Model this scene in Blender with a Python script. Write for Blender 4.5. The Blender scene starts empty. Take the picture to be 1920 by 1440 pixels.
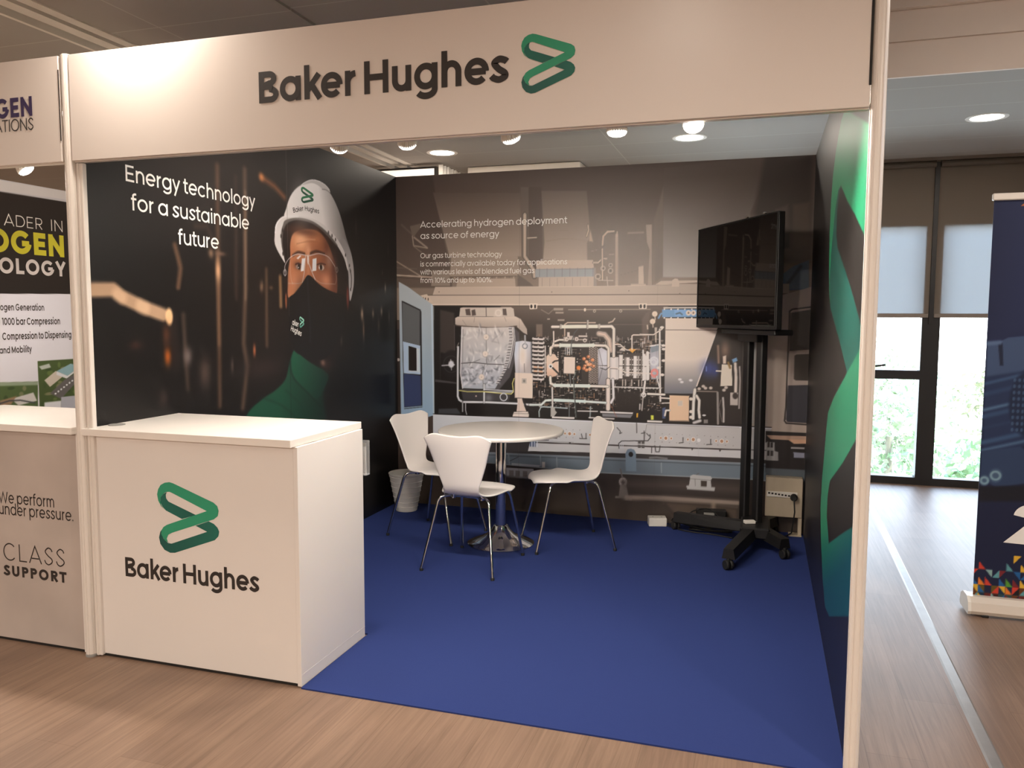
import bpy, math, random
import numpy as np
from mathutils import Vector, Matrix

SC = bpy.context.scene
COL = SC.collection
PI = math.pi
rnd = random.Random(7)

# ---------------------------------------------------------------- camera
cam_data = bpy.data.cameras.new('camera')
cam_data.sensor_width = 36.0
cam_data.lens = 28.161
cam_data.clip_start = 0.05
cam_data.clip_end = 400
camera = bpy.data.objects.new('camera', cam_data)
COL.objects.link(camera)
yaw, pitch, roll = -0.302812, -0.085937, 0.003453
fwd = Vector((math.sin(yaw) * math.cos(pitch), math.cos(yaw) * math.cos(pitch), math.sin(pitch)))
rt = Vector((math.cos(yaw), -math.sin(yaw), 0))
up = rt.cross(fwd)
rt, up = rt * math.cos(roll) + up * math.sin(roll), up * math.cos(roll) - rt * math.sin(roll)
camera.matrix_world = Matrix(((rt.x, up.x, -fwd.x, 2.70199), (rt.y, up.y, -fwd.y, -2.64108),
                              (rt.z, up.z, -fwd.z, 1.46335), (0, 0, 0, 1)))
SC.camera = camera

# ---------------------------------------------------------------- exposure, sky, sun
SC.view_settings.view_transform = 'Standard'
SC.view_settings.look = 'None'
SC.view_settings.exposure = 0.17
SC.view_settings.gamma = 1.0
SC.view_settings.use_curve_mapping = False

world = bpy.data.worlds.new('hazy_sky')
SC.world = world
world.use_nodes = True
wn = world.node_tree
wn.nodes.clear()
w_out = wn.nodes.new('ShaderNodeOutputWorld')
w_bg = wn.nodes.new('ShaderNodeBackground')
w_ramp = wn.nodes.new('ShaderNodeValToRGB')
w_tc = wn.nodes.new('ShaderNodeTexCoord')
w_sep = wn.nodes.new('ShaderNodeSeparateXYZ')
wn.links.new(w_tc.outputs['Generated'], w_sep.inputs[0])
wn.links.new(w_sep.outputs['Z'], w_ramp.inputs[0])
w_ramp.color_ramp.elements[0].color = (0.95, 0.97, 1.0, 1)
w_ramp.color_ramp.elements[1].color = (0.45, 0.66, 1.0, 1)
w_ramp.color_ramp.elements[1].position = 0.6
wn.links.new(w_ramp.outputs[0], w_bg.inputs[0])
w_bg.inputs[1].default_value = 8.6
wn.links.new(w_bg.outputs[0], w_out.inputs[0])

sun_data = bpy.data.lights.new('sun', 'SUN')
sun_data.energy = 7.0
sun_data.angle = 0.01
sun_data.color = (1.0, 0.95, 0.86)
sun = bpy.data.objects.new('sun', sun_data)
sun.rotation_euler = (math.radians(50), 0, math.radians(60))   # from over the booth side, high: lights the trees, not the room
COL.objects.link(sun)


def window_portal(x0, x1, z0, z1, y):
    d = bpy.data.lights.new('window_daylight', 'AREA')
    d.shape = 'RECTANGLE'
    d.size, d.size_y = x1 - x0, z1 - z0
    d.cycles.is_portal = True
    o = bpy.data.objects.new('window_daylight', d)
    o.location = ((x0 + x1) / 2, y, (z0 + z1) / 2)
    o.rotation_euler = (-PI / 2, 0, 0)
    COL.objects.link(o)


WARM = (1.0, 0.87, 0.74)
BULB_WHITE = (1.0, 0.89, 0.78)
DOWNLIGHT_POWER = 12.0
BULB_POWER = 3.6


# ---------------------------------------------------------------- helpers: colour and materials
def lin(c):
    out = []
    for v in c[:3]:
        v = v / 255.0
        out.append(v / 12.92 if v <= 0.04045 else ((v + 0.055) / 1.055) ** 2.4)
    return (out[0], out[1], out[2], 1.0)


def mat(name, rgb, rough=0.5, metal=0.0, spec=0.5, vary=0.0, scale=8.0, bump=0.0, coat=0.0):
    """a plain surface with a little procedural unevenness"""
    m = bpy.data.materials.new(name)
    m.use_nodes = True
    nt = m.node_tree
    b = nt.nodes['Principled BSDF']
    c = lin(rgb)
    b.inputs['Base Color'].default_value = c
    b.inputs['Roughness'].default_value = rough
    b.inputs['Metallic'].default_value = metal
    b.inputs['Specular IOR Level'].default_value = spec
    b.inputs['Coat Weight'].default_value = coat
    if vary or bump:
        tc = nt.nodes.new('ShaderNodeTexCoord')
        nz = nt.nodes.new('ShaderNodeTexNoise')
        nz.inputs['Scale'].default_value = scale
        nz.inputs['Detail'].default_value = 4
        nt.links.new(tc.outputs['Object'], nz.inputs['Vector'])
        if vary:
            mx = nt.nodes.new('ShaderNodeMixRGB')
            mx.inputs[1].default_value = tuple(v * (1 - vary) for v in c[:3]) + (1,)
            mx.inputs[2].default_value = tuple(min(1, v * (1 + vary)) for v in c[:3]) + (1,)
            nt.links.new(nz.outputs['Fac'], mx.inputs[0])
            nt.links.new(mx.outputs[0], b.inputs['Base Color'])
        if bump:
            bp = nt.nodes.new('ShaderNodeBump')
            bp.inputs['Strength'].default_value = bump
            bp.inputs['Distance'].default_value = 0.002
            nt.links.new(nz.outputs['Fac'], bp.inputs['Height'])
            nt.links.new(bp.outputs[0], b.inputs['Normal'])
    return m


def glow_mat(name, rgb, strength):
    m = bpy.data.materials.new(name)
    m.use_nodes = True
    nt = m.node_tree
    b = nt.nodes['Principled BSDF']
    b.inputs['Base Color'].default_value = (0.8, 0.8, 0.8, 1)
    b.inputs['Emission Color'].default_value = (*rgb, 1)
    b.inputs['Emission Strength'].default_value = strength
    return m


def print_mat(name, rough=0.42, spec=0.5):
    """ink colours stored on the mesh as the attribute "ink" """
    m = bpy.data.materials.new(name)
    m.use_nodes = True
    nt = m.node_tree
    b = nt.nodes['Principled BSDF']
    at = nt.nodes.new('ShaderNodeAttribute')
    at.attribute_name = 'ink'
    nt.links.new(at.outputs['Color'], b.inputs['Base Color'])
    b.inputs['Roughness'].default_value = rough
    b.inputs['Specular IOR Level'].default_value = spec
    return m


# ---------------------------------------------------------------- helpers: meshes
class MB:
    """collects shapes; build() links them as ONE mesh object"""

    def __init__(self):
        self.v, self.f, self.m, self.c = [], [], [], []

    def add(self, vs, fs, mi=0, cols=None):
        o = len(self.v)
        self.v += [tuple(p) for p in vs]
        self.f += [tuple(i + o for i in q) for q in fs]
        self.m += [mi] * len(fs)
        self.c += list(cols) if cols else [None] * len(vs)
        return self

    def box(self, x0, x1, y0, y1, z0, z1, mi=0, M=None):
        vs = [Vector((x, y, z)) for z in (z0, z1) for y in (y0, y1) for x in (x0, x1)]
        if M:
            vs = [M @ p for p in vs]
        return self.add(vs, [(0, 2, 3, 1), (4, 5, 7, 6), (0, 1, 5, 4), (2, 6, 7, 3), (0, 4, 6, 2), (1, 3, 7, 5)], mi)

    def rbox(self, x0, x1, y0, y1, z0, z1, r=0.003, mi=0, M=None):
        """box with chamfered edges"""
        r = min(r, (x1 - x0) / 2.1, (y1 - y0) / 2.1, (z1 - z0) / 2.1)
        X, Y, Z = (x0, x1), (y0, y1), (z0, z1)
        sg = (1, -1)
        vs, idx = [], {}
        for i in (0, 1):
            for j in (0, 1):
                for k in (0, 1):
                    p = (X[i], Y[j], Z[k])
                    d = (sg[i] * r, sg[j] * r, sg[k] * r)
                    for a in range(3):
                        q = [p[t] + (0 if t == a else d[t]) for t in range(3)]
                        idx[i, j, k, a] = len(vs)
                        vs.append(Vector(q))
        fs = []
        fs.append([idx[0, a, b, 0] for a, b in ((0, 0), (0, 1), (1, 1), (1, 0))])
        fs.append([idx[1, a, b, 0] for a, b in ((0, 0), (1, 0), (1, 1), (0, 1))])
        fs.append([idx[a, 0, b, 1] for a, b in ((0, 0), (1, 0), (1, 1), (0, 1))])
        fs.append([idx[a, 1, b, 1] for a, b in ((0, 0), (0, 1), (1, 1), (1, 0))])
        fs.append([idx[a, b, 0, 2] for a, b in ((0, 0), (0, 1), (1, 1), (1, 0))])
        fs.append([idx[a, b, 1, 2] for a, b in ((0, 0), (1, 0), (1, 1), (0, 1))])
        for a in (0, 1):
            for b in (0, 1):
                fs.append([idx[0, a, b, 1], idx[1, a, b, 1], idx[1, a, b, 2], idx[0, a, b, 2]])
                fs.append([idx[a, 0, b, 0], idx[a, 1, b, 0], idx[a, 1, b, 2], idx[a, 0, b, 2]])
                fs.append([idx[a, b, 0, 0], idx[a, b, 1, 0], idx[a, b, 1, 1], idx[a, b, 0, 1]])
        for i in (0, 1):
            for j in (0, 1):
                for k in (0, 1):
                    fs.append([idx[i, j, k, 0], idx[i, j, k, 1], idx[i, j, k, 2]])
        cen = Vector(((x0 + x1) / 2, (y0 + y1) / 2, (z0 + z1) / 2))
        out = []
        for f in fs:
            a, b, c = vs[f[0]], vs[f[1]], vs[f[2]]
            n = (b - a).cross(c - a)
            m = sum((vs[t] for t in f), Vector()) / len(f)
            out.append(tuple(f) if n.dot(m - cen) > 0 else tuple(reversed(f)))
        if M:
            vs = [M @ p for p in vs]
        return self.add(vs, out, mi)

    def lathe(self, prof, n=32, c=(0, 0, 0), mi=0, M=None, fin=0.0):
        vs, fs = [], []
        for r, z in prof:
            for i in range(n):
                a = 2 * PI * i / n
                rr = r * (1 - fin * (i % 2))
                vs.append(Vector((c[0] + rr * math.cos(a), c[1] + rr * math.sin(a), c[2] + z)))
        for k in range(len(prof) - 1):
            for i in range(n):
                j = (i + 1) % n
                fs.append((k * n + i, k * n + j, (k + 1) * n + j, (k + 1) * n + i))
        if prof[0][0] > 1e-5:
            fs.append(tuple(reversed(range(n))))
        if prof[-1][0] > 1e-5:
            fs.append(tuple((len(prof) - 1) * n + i for i in range(n)))
        if M:
            vs = [M @ p for p in vs]
        return self.add(vs, fs, mi)

    def tube(self, pts, r, n=10, mi=0, closed=False, cap=True):
        pts = [Vector(p) for p in pts]
        N = len(pts)
        vs, fs = [], []
        prev = None
        for k, p in enumerate(pts):
            if closed:
                t = pts[(k + 1) % N] - pts[k - 1]
            else:
                t = pts[min(k + 1, N - 1)] - pts[max(k - 1, 0)]
            t.normalize()
            if prev is None:
                a = Vector((0, 0, 1)) if abs(t.z) < 0.9 else Vector((1, 0, 0))
                u = t.cross(a).normalized()
            else:
                u = (prev - t * prev.dot(t)).normalized()
            prev = u
            w = t.cross(u)
            rr = r[k] if isinstance(r, (list, tuple)) else r
            for i in range(n):
                an = 2 * PI * i / n
                vs.append(p + (u * math.cos(an) + w * math.sin(an)) * rr)
        for k in range(N if closed else N - 1):
            k2 = (k + 1) % N
            for i in range(n):
                j = (i + 1) % n
                fs.append((k * n + i, k * n + j, k2 * n + j, k2 * n + i))
        if cap and not closed:
            fs.append(tuple(reversed(range(n))))
            fs.append(tuple((N - 1) * n + i for i in range(n)))
        return self.add(vs, fs, mi)

    def prism(self, poly, z0, z1, mi=0, M=None):
        """polygon in xy pushed from z0 to z1"""
        n = len(poly)
        vs = [Vector((x, y, z0)) for x, y in poly] + [Vector((x, y, z1)) for x, y in poly]
        fs = [tuple(reversed(range(n))), tuple(range(n, 2 * n))]
        fs += [(i, (i + 1) % n, n + (i + 1) % n, n + i) for i in range(n)]
        if M:
            vs = [M @ p for p in vs]
        return self.add(vs, fs, mi)

    def build(self, name, mats, parent=None, smooth=None, loc=None):
        me = bpy.data.meshes.new(name)
        me.from_pydata(self.v, [], self.f)
        for m in (mats if isinstance(mats, (list, tuple)) else [mats]):
            me.materials.append(m)
        me.polygons.foreach_set('material_index', self.m)
        if any(c is not None for c in self.c):
            at = me.color_attributes.new('ink', 'FLOAT_COLOR', 'POINT')
            at.data.foreach_set('color', [q for c in self.c for q in (c or (1, 1, 1, 1))])
        me.update()
        if smooth is not None:
            me.polygons.foreach_set('use_smooth', [True] * len(me.polygons))
            me.set_sharp_from_angle(angle=math.radians(smooth))
        o = bpy.data.objects.new(name, me)
        COL.objects.link(o)
        if parent is not None:
            o.parent = parent
        if loc:
            o.location = loc
        return o


def thing(name, label, cat, loc=(0, 0, 0), rz=0.0, group=None):
    o = bpy.data.objects.new(name, None)
    o.empty_display_size = 0.1
    o.location = loc
    o.rotation_euler = (0, 0, rz)
    COL.objects.link(o)
    return tag(o, label, cat, group)


def tag(o, label, cat, group=None, kind=None):
    o['label'] = label
    o['category'] = cat
    if group:
        o['group'] = group
    if kind:
        o['kind'] = kind
    return o


def struct(o, label=None):
    o['kind'] = 'structure'
    if label:
        o['label'] = label
    return o


def copy_thing(root, loc, rz, label):
    r = root.copy()
    COL.objects.link(r)
    r.location = loc
    r.rotation_euler = (0, 0, rz)
    r['label'] = label
    for ch in list(root.children):
        c = ch.copy()
        COL.objects.link(c)
        c.parent = r
        for g in list(ch.children):
            d = g.copy()
            COL.objects.link(d)
            d.parent = c
    return r


# ---------------------------------------------------------------- helpers: lettering (drawn strokes)
def arc(cx, cy, rx, ry, a0, a1, n=None):
    n = n or max(6, int(abs(a1 - a0) / 9))
    return [(cx + rx * math.cos(math.radians(a0 + (a1 - a0) * i / n)),
             cy + ry * math.sin(math.radians(a0 + (a1 - a0) * i / n))) for i in range(n + 1)]


def spline(pts, n=6):
    """smooth curve through the points"""
    P = [pts[0]] + list(pts) + [pts[-1]]
    out = []
    for i in range(1, len(P) - 2):
        for k in range(n):
            t = k / n
            q = []
            for d in range(len(pts[0])):
                a, b, c, e = P[i - 1][d], P[i][d], P[i + 1][d], P[i + 2][d]
                q.append(0.5 * (2 * b + (c - a) * t + (2 * a - 5 * b + 4 * c - e) * t * t + (3 * b - a - 3 * c + e) * t ** 3))
            out.append(tuple(q))
    out.append(tuple(pts[-1]))
    return out


def glyph(ch, w):
    """-> advance width and centre lines of the strokes, em = 1"""
    h = w / 2
    X, C, A, D = 0.54, 0.70, 0.75, -0.21
    r = 0.275
    rr = r - h
    ry = X / 2 + 0.008 - h
    m = X / 2
    cr, cm = 0.36, C / 2            # round capitals
    crx, cry = cr - h, C / 2 + 0.008 - h
    s0 = 0.055                      # side bearing of a stem
    bowl = arc(r, m, rr, ry, 0, 360)

    def sh(paths, dx):
        return [[(x + dx, y) for x, y in p] for p in paths]
    if ch == ' ':
        return 0.19, []
    if ch == 'o':
        return 2 * r + 0.07, sh([bowl], 0.035)
    if ch == 'a':
        return 2 * r + 0.09, sh([bowl, [(2 * r - h, 0), (2 * r - h, X)]], 0.035)
    if ch == 'd':
        return 2 * r + 0.09, sh([bowl, [(2 * r - h, 0), (2 * r - h, A)]], 0.035)
    if ch == 'q':
        return 2 * r + 0.09, sh([bowl, [(2 * r - h, D), (2 * r - h, X)]], 0.035)
    if ch == 'b':
        return 2 * r + 0.09, sh([bowl, [(h, 0), (h, A)]], 0.055)
    if ch == 'p':
        return 2 * r + 0.09, sh([bowl, [(h, D), (h, X)]], 0.055)
    if ch == 'g':
        return 2 * r + 0.09, sh([bowl, [(2 * r - h, X), (2 * r - h, 0.0)] + arc(r, 0.0, rr, -D - h, 0, -150)[1:]], 0.035)
    if ch == 'c':
        return 2 * r + 0.03, sh([arc(r, m, rr, ry, 42, 318)], 0.035)
    if ch == 'e':
        return 2 * r + 0.06, sh([[(h, m - .005), (2 * r - h, m - .005)], arc(r, m, rr, ry, -2, 318)], 0.035)
    if ch in 'nhmru':
        bx = 0.46
        ax = bx / 2 - h
        top = X + 0.008 - h
        if ch == 'u':
            return bx + 0.11, sh([[(h, X), (h, bx / 2 - .008)] + arc(bx / 2, bx / 2 - .008, ax, bx / 2 - h, 180, 360)[1:],
                                  [(bx - h, X), (bx - h, 0)]], s0)
        stem = [(h, 0), (h, A if ch == 'h' else X)]
        if ch == 'r':
            return 0.33, sh([stem, arc(h + .2, X - .2 - h, .2, .2, 180, 92)], s0)
        if ch == 'm':
            bx = 0.40
            ax = bx / 2 - h
            a1 = arc(bx / 2, top - ax * 1.15, ax, ax * 1.15, 180, 0) + [(bx - h, 0)]
            a2 = [(x + bx - w, y) for x, y in a1]
            return 2 * bx - w + 0.11, sh([stem, a1, a2], s0)
        a1 = arc(bx / 2, top - ax * 1.1, ax, ax * 1.1, 180, 0) + [(bx - h, 0)]
        return bx + 0.11, sh([stem, a1], s0)
    if ch == 'l':
        return w + 0.11, sh([[(h, 0), (h, A)]], s0)
    if ch == 'i':
        d = max(w * 1.2, 0.07)
        return w + 0.11, sh([[(h, 0), (h, X)], [(h, 0.64), (h, 0.64 + d)]], s0)
    if ch == 'j':
        return w + 0.11, sh([[(h, X), (h, D)], [(h, 0.64), (h, 0.64 + w)]], s0)
    if ch == 't':
        return 0.32, sh([[(.12, A - .06), (.12, .14)] + arc(.12 + .12, .13, .12, .13 - h, 180, 270)[1:] + [(.29, h)], [(0, X - h), (.29, X - h)]], 0.015)
    if ch == 'f':
        return 0.31, sh([[(.11, 0), (.11, A - .15)] + arc(.11 + .12, A - .14, .12, .14 - h, 180, 95)[1:] + [(.28, A - h)], [(0, X - h), (.28, X - h)]], 0.015)
    if ch == 's':
        q = spline([(.375, X - .13), (.33, X - h - .025), (.21, X - h + .006), (.075 + h * .5, X - .09 - h * .4), (.075 + h * .5, X - .17), (.2, X / 2 + .005),
                    (.345 - h * .3, .19), (.36 - h * .4, .10 + h * .3), (.21, h - .006), (.085, h + .03), (.035, .15)])
        return 0.45, sh([q], 0.02)
    if ch == 'k':
        return 0.47, sh([[(h, 0), (h, A)], [(h + .02, .20), (.40 - h * .3, X)], [(.19, .31), (.42 - h * .3, 0)]], s0)
    if ch == 'v':
        return 0.49, sh([[(h, X), (.235, 0 + h * .6), (.47 - h, X)]], 0.01)
    if ch == 'y':
        return 0.49, sh([[(h, X), (.25, .02)], [(.49 - h, X), (.13, D)]], 0.005)
    if ch == 'w':
        return 0.74, sh([[(h, X), (.2, h * .6), (.365, X - h), (.53, h * .6), (.73 - h, X)]], 0.01)
    if ch == 'x':
        return 0.46, sh([[(h, X), (.44 - h, 0)], [(.44 - h, X), (h, 0)]], 0.01)
    if ch == 'z':
        return 0.44, sh([[(.02, X - h), (.38, X - h), (.03, h), (.4, h)]], 0.02)
    # capitals and digits
    if ch == 'A':
        return 0.70, sh([[(h * .6, 0), (.34, C - h * .3), (.68 - h * .6, 0)], [(.14, .2), (.54, .2)]], 0.01)
    if ch == 'B':
        q = .5
        return 0.60, sh([[(h, 0), (h, C)], [(h, C - h), (.28, C - h)] + arc(.28, .53, .19 - h, .17 - h, 90, -90)[1:] + [(h, .36)],
                         [(h, .36), (.31, .36)] + arc(.31, .18 + h * .0, .21 - h, .18 - h, 90, -90)[1:] + [(h, h)]], s0)
    if ch in 'CGOQ':
        if ch == 'O':
            return 2 * cr + 0.07, sh([arc(cr, cm, crx, cry, 0, 360)], 0.035)
        if ch == 'C':
            return 2 * cr + 0.03, sh([arc(cr, cm, crx, cry, 42, 318)], 0.035)
        return 2 * cr + 0.06, sh([arc(cr, cm, crx, cry, 42, 352), [(cr + .02, cm - .03), (2 * cr - h, cm - .03)]], 0.035)
    if ch == 'D':
        return 0.69, sh([[(h, 0), (h, C)], [(h, C - h), (.27, C - h)] + arc(.27, cm, .35 - h, cm - h, 90, -90)[1:] + [(h, h)]], s0)
    if ch == 'E':
        return 0.55, sh([[(.44, C - h), (h, C - h), (h, h), (.45, h)], [(h, cm), (.41, cm)]], s0)
    if ch == 'H':
        return 0.70, sh([[(h, 0), (h, C)], [(.59 - h, 0), (.59 - h, C)], [(h, cm), (.59 - h, cm)]], s0)
    if ch == 'I':
        return w + 0.12, sh([[(h, 0), (h, C)]], 0.06)
    if ch == 'L':
        return 0.49, sh([[(h, C), (h, h), (.42, h)]], s0)
    if ch == 'M':
        return 0.83, sh([[(h, 0), (h, C - .0)], [(h, C - h * .6), (.36, .12), (.72 - h, C - h * .6)], [(.72 - h, 0), (.72 - h, C)]], s0)
    if ch == 'N':
        return 0.70, sh([[(h, 0), (h, C)], [(h, C - h * .8), (.59 - h, h * .8)], [(.59 - h, 0), (.59 - h, C)]], s0)
    if ch in 'PR':
        ps = [[(h, 0), (h, C)], [(h, C - h), (.28, C - h)] + arc(.28, .49, .21 - h, .21 - h, 90, -90)[1:] + [(h, .28 + h)]]
        if ch == 'R':
            ps.append([(.24, .29), (.47 - h * .3, 0)])
        return (0.57 if ch == 'R' else 0.55), sh(ps, s0)
    if ch == 'S':
        q = spline([(.45, C - .16), (.39, C - h - .035), (.25, C - h + .006), (.09 + h * .5, C - .11 - h * .4), (.09 + h * .5, C - .21), (.24, C / 2 + .01),
                    (.42 - h * .3, .25), (.44 - h * .4, .12 + h * .3), (.25, h - .006), (.1, h + .045), (.035, .19)])
        return 0.53, sh([q], 0.02)
    if ch == 'T':
        return 0.55, sh([[(0, C - h), (.53, C - h)], [(.265, 0), (.265, C - h)]], 0.01)
    if ch == 'U':
        return 0.67, sh([[(h, C), (h, .27)] + arc(.28, .27, .28 - h, .278 - h, 180, 360)[1:] + [(.56 - h, C)]], s0)
    if ch == 'W':
        return 0.98, sh([[(h, C), (.25, h * .6), (.48, C - h), (.71, h * .6), (.96 - h, C)]], 0.01)
    if ch == 'Y':
        return 0.62, sh([[(h, C), (.31, .3), (.62 - h, C)], [(.31, .31), (.31, 0)]], 0.0)
    if ch == '0':
        return 0.60, sh([arc(.27, cm, .27 - h, cry, 0, 360)], 0.03)
    if ch == '1':
        return 0.33, sh([[(.02, C - .09), (.18, C - h * .5)], [(.2, C), (.2, 0)]], 0.03)
    if ch == '2':
        return 0.52, sh([arc(.24, C - .22, .22 - h * .6, .228 - h, 175, -30) + [(.05, h), (.47, h)]], 0.02)
    if ch == '%':
        k = w * .45
        return 0.82, sh([arc(.16, .54, .14 - k, .16 - k, 0, 360), arc(.63, .16, .14 - k, .16 - k, 0, 360), [(.58, C), (.21, 0)]], 0.02)
    if ch == '.':
        return 0.17, sh([[(.07, 0), (.07, max(w * 1.15, .085))]], 0.015)
    raise ValueError(ch)


def stroke(path, w):
    """polyline -> quads of width w with mitred joins"""
    P = [np.array(p, float) for p in path]
    Q = [P[0]]
    for p in P[1:]:
        if np.linalg.norm(p - Q[-1]) > 1e-6:
            Q.append(p)
    closed = len(Q) > 3 and np.linalg.norm(Q[0] - Q[-1]) < 1e-5
    if closed:
        Q = Q[:-1]
    n = len(Q)
    vs, fs = [], []
    for i in range(n):
        if closed:
            d0, d1 = Q[i] - Q[i - 1], Q[(i + 1) % n] - Q[i]
        else:
            d0 = Q[i] - Q[i - 1] if i else Q[1] - Q[0]
            d1 = Q[i + 1] - Q[i] if i < n - 1 else d0
        d0, d1 = d0 / np.linalg.norm(d0), d1 / np.linalg.norm(d1)
        n0, n1 = np.array((-d0[1], d0[0])), np.array((-d1[1], d1[0]))
        b = n0 + n1
        L = np.linalg.norm(b)
        b = n0 if L < 1e-4 else b / L
        k = min(1 / max(np.dot(b, n0), .3), 2.2)
        vs += [Q[i] + b * k * w / 2, Q[i] - b * k * w / 2]
    for i in range(n if closed else n - 1):
        j = (i + 1) % n
        fs.append((2 * i + 1, 2 * j + 1, 2 * j, 2 * i))
    return vs, fs


class Frame:
    """a printed face: u to the right and v up as one reads it, n towards the reader"""

    def __init__(self, o, u, v):
        self.o, self.u, self.v = Vector(o), Vector(u), Vector(v)
        self.n = self.u.cross(self.v)

    def at(self, a, b, d=0.0):
        return self.o + self.u * a + self.v * b + self.n * d


def write(mb, fr, s, a, b, size, wt=0.1, width=None, mi=0, lift=0.0008, track=0.0, col=None, right=False):
    """one line of lettering, left end of the baseline at (a, b); size is the em in metres; width squeezes it to fit"""
    x = 0.0
    items = []
    for ch in s:
        adv, paths = glyph(ch, wt)
        items += [(x, p) for p in paths]
        x += adv + track
    kx = (width / (x * size)) if width else 1.0
    a0 = a - (x * size * kx if right else 0)
    for k, (x0, p) in enumerate(items):
        vs, fs = stroke(p, wt)
        dl = lift + .00012 * (k % 4)
        mb.add([fr.at(a0 + (q[0] + x0) * size * kx, b + q[1] * size, dl) for q in vs], fs, mi,
               [col] * len(vs) if col else None)


EMB_DARK = [[(0.365,0.713),(0.379,0.728),(0.395,0.736),(0.389,0.724),(0.39,0.709),(0.401,0.696),(0.535,0.649),(0.465,0.627),(0.387,0.657),(0.371,0.672),(0.361,0.691)],
            [(0.531,0.604),(0.595,0.628),(0.619,0.619),(0.636,0.605),(0.644,0.588),(0.639,0.568),(0.622,0.551),(0.425,0.479),(0.402,0.477),(0.374,0.487),(0.354,0.511),(0.348,0.538),(0.355,0.562),(0.362,0.572),(0.36,0.554),(0.371,0.534),(0.393,0.518),(0.41,0.517),(0.586,0.583)]]
EMB_LIGHT = [(0.346,0.723),(0.352,0.745),(0.365,0.764),(0.386,0.775),(0.409,0.779),(0.428,0.775),(0.62,0.708),(0.638,0.695),(0.644,0.675),(0.639,0.653),(0.62,0.638),(0.414,0.564),(0.395,0.554),(0.387,0.537),(0.392,0.523),(0.402,0.517),(0.377,0.528),(0.361,0.55),(0.361,0.569),(0.372,0.585),(0.39,0.596),(0.587,0.67),(0.418,0.735),(0.407,0.738),(0.392,0.736),(0.379,0.729),(0.366,0.715),(0.361,0.696),(0.365,0.678),(0.375,0.665),(0.385,0.658),(0.364,0.674),(0.351,0.696)]
EMB_BOX = [(0.336,0.47),(0.644,0.588),(0.415,0.779)]


def emblem(mb, fr, a, b, wd, ht, light, mid, dark, mi=0, lift=0.0008):
    """two slanted links folded from one green band, in a wd x ht box with its lower left at (a, b)"""
    x0, x1, z0, z1 = EMB_BOX[0][0], EMB_BOX[1][0], EMB_BOX[0][1], EMB_BOX[2][1]
    for pts, ca, cb, l in ((EMB_DARK[0], mid, dark, 0), (EMB_DARK[1], dark, mid, .0001), (EMB_LIGHT, light, light, .0003)):
        k = lambda p: ((p[0] - x0) / (x1 - x0), (p[1] - z0) / (z1 - z0))
        q = [k(p) for p in pts]
        cols = [tuple(ca[j] + (cb[j] - ca[j]) * min(1, max(0, u)) for j in range(4)) for u, v in q]
        mb.add([fr.at(a + u * wd, b + v * ht, lift + l) for u, v in q], [tuple(reversed(range(len(q))))], mi, cols)


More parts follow.
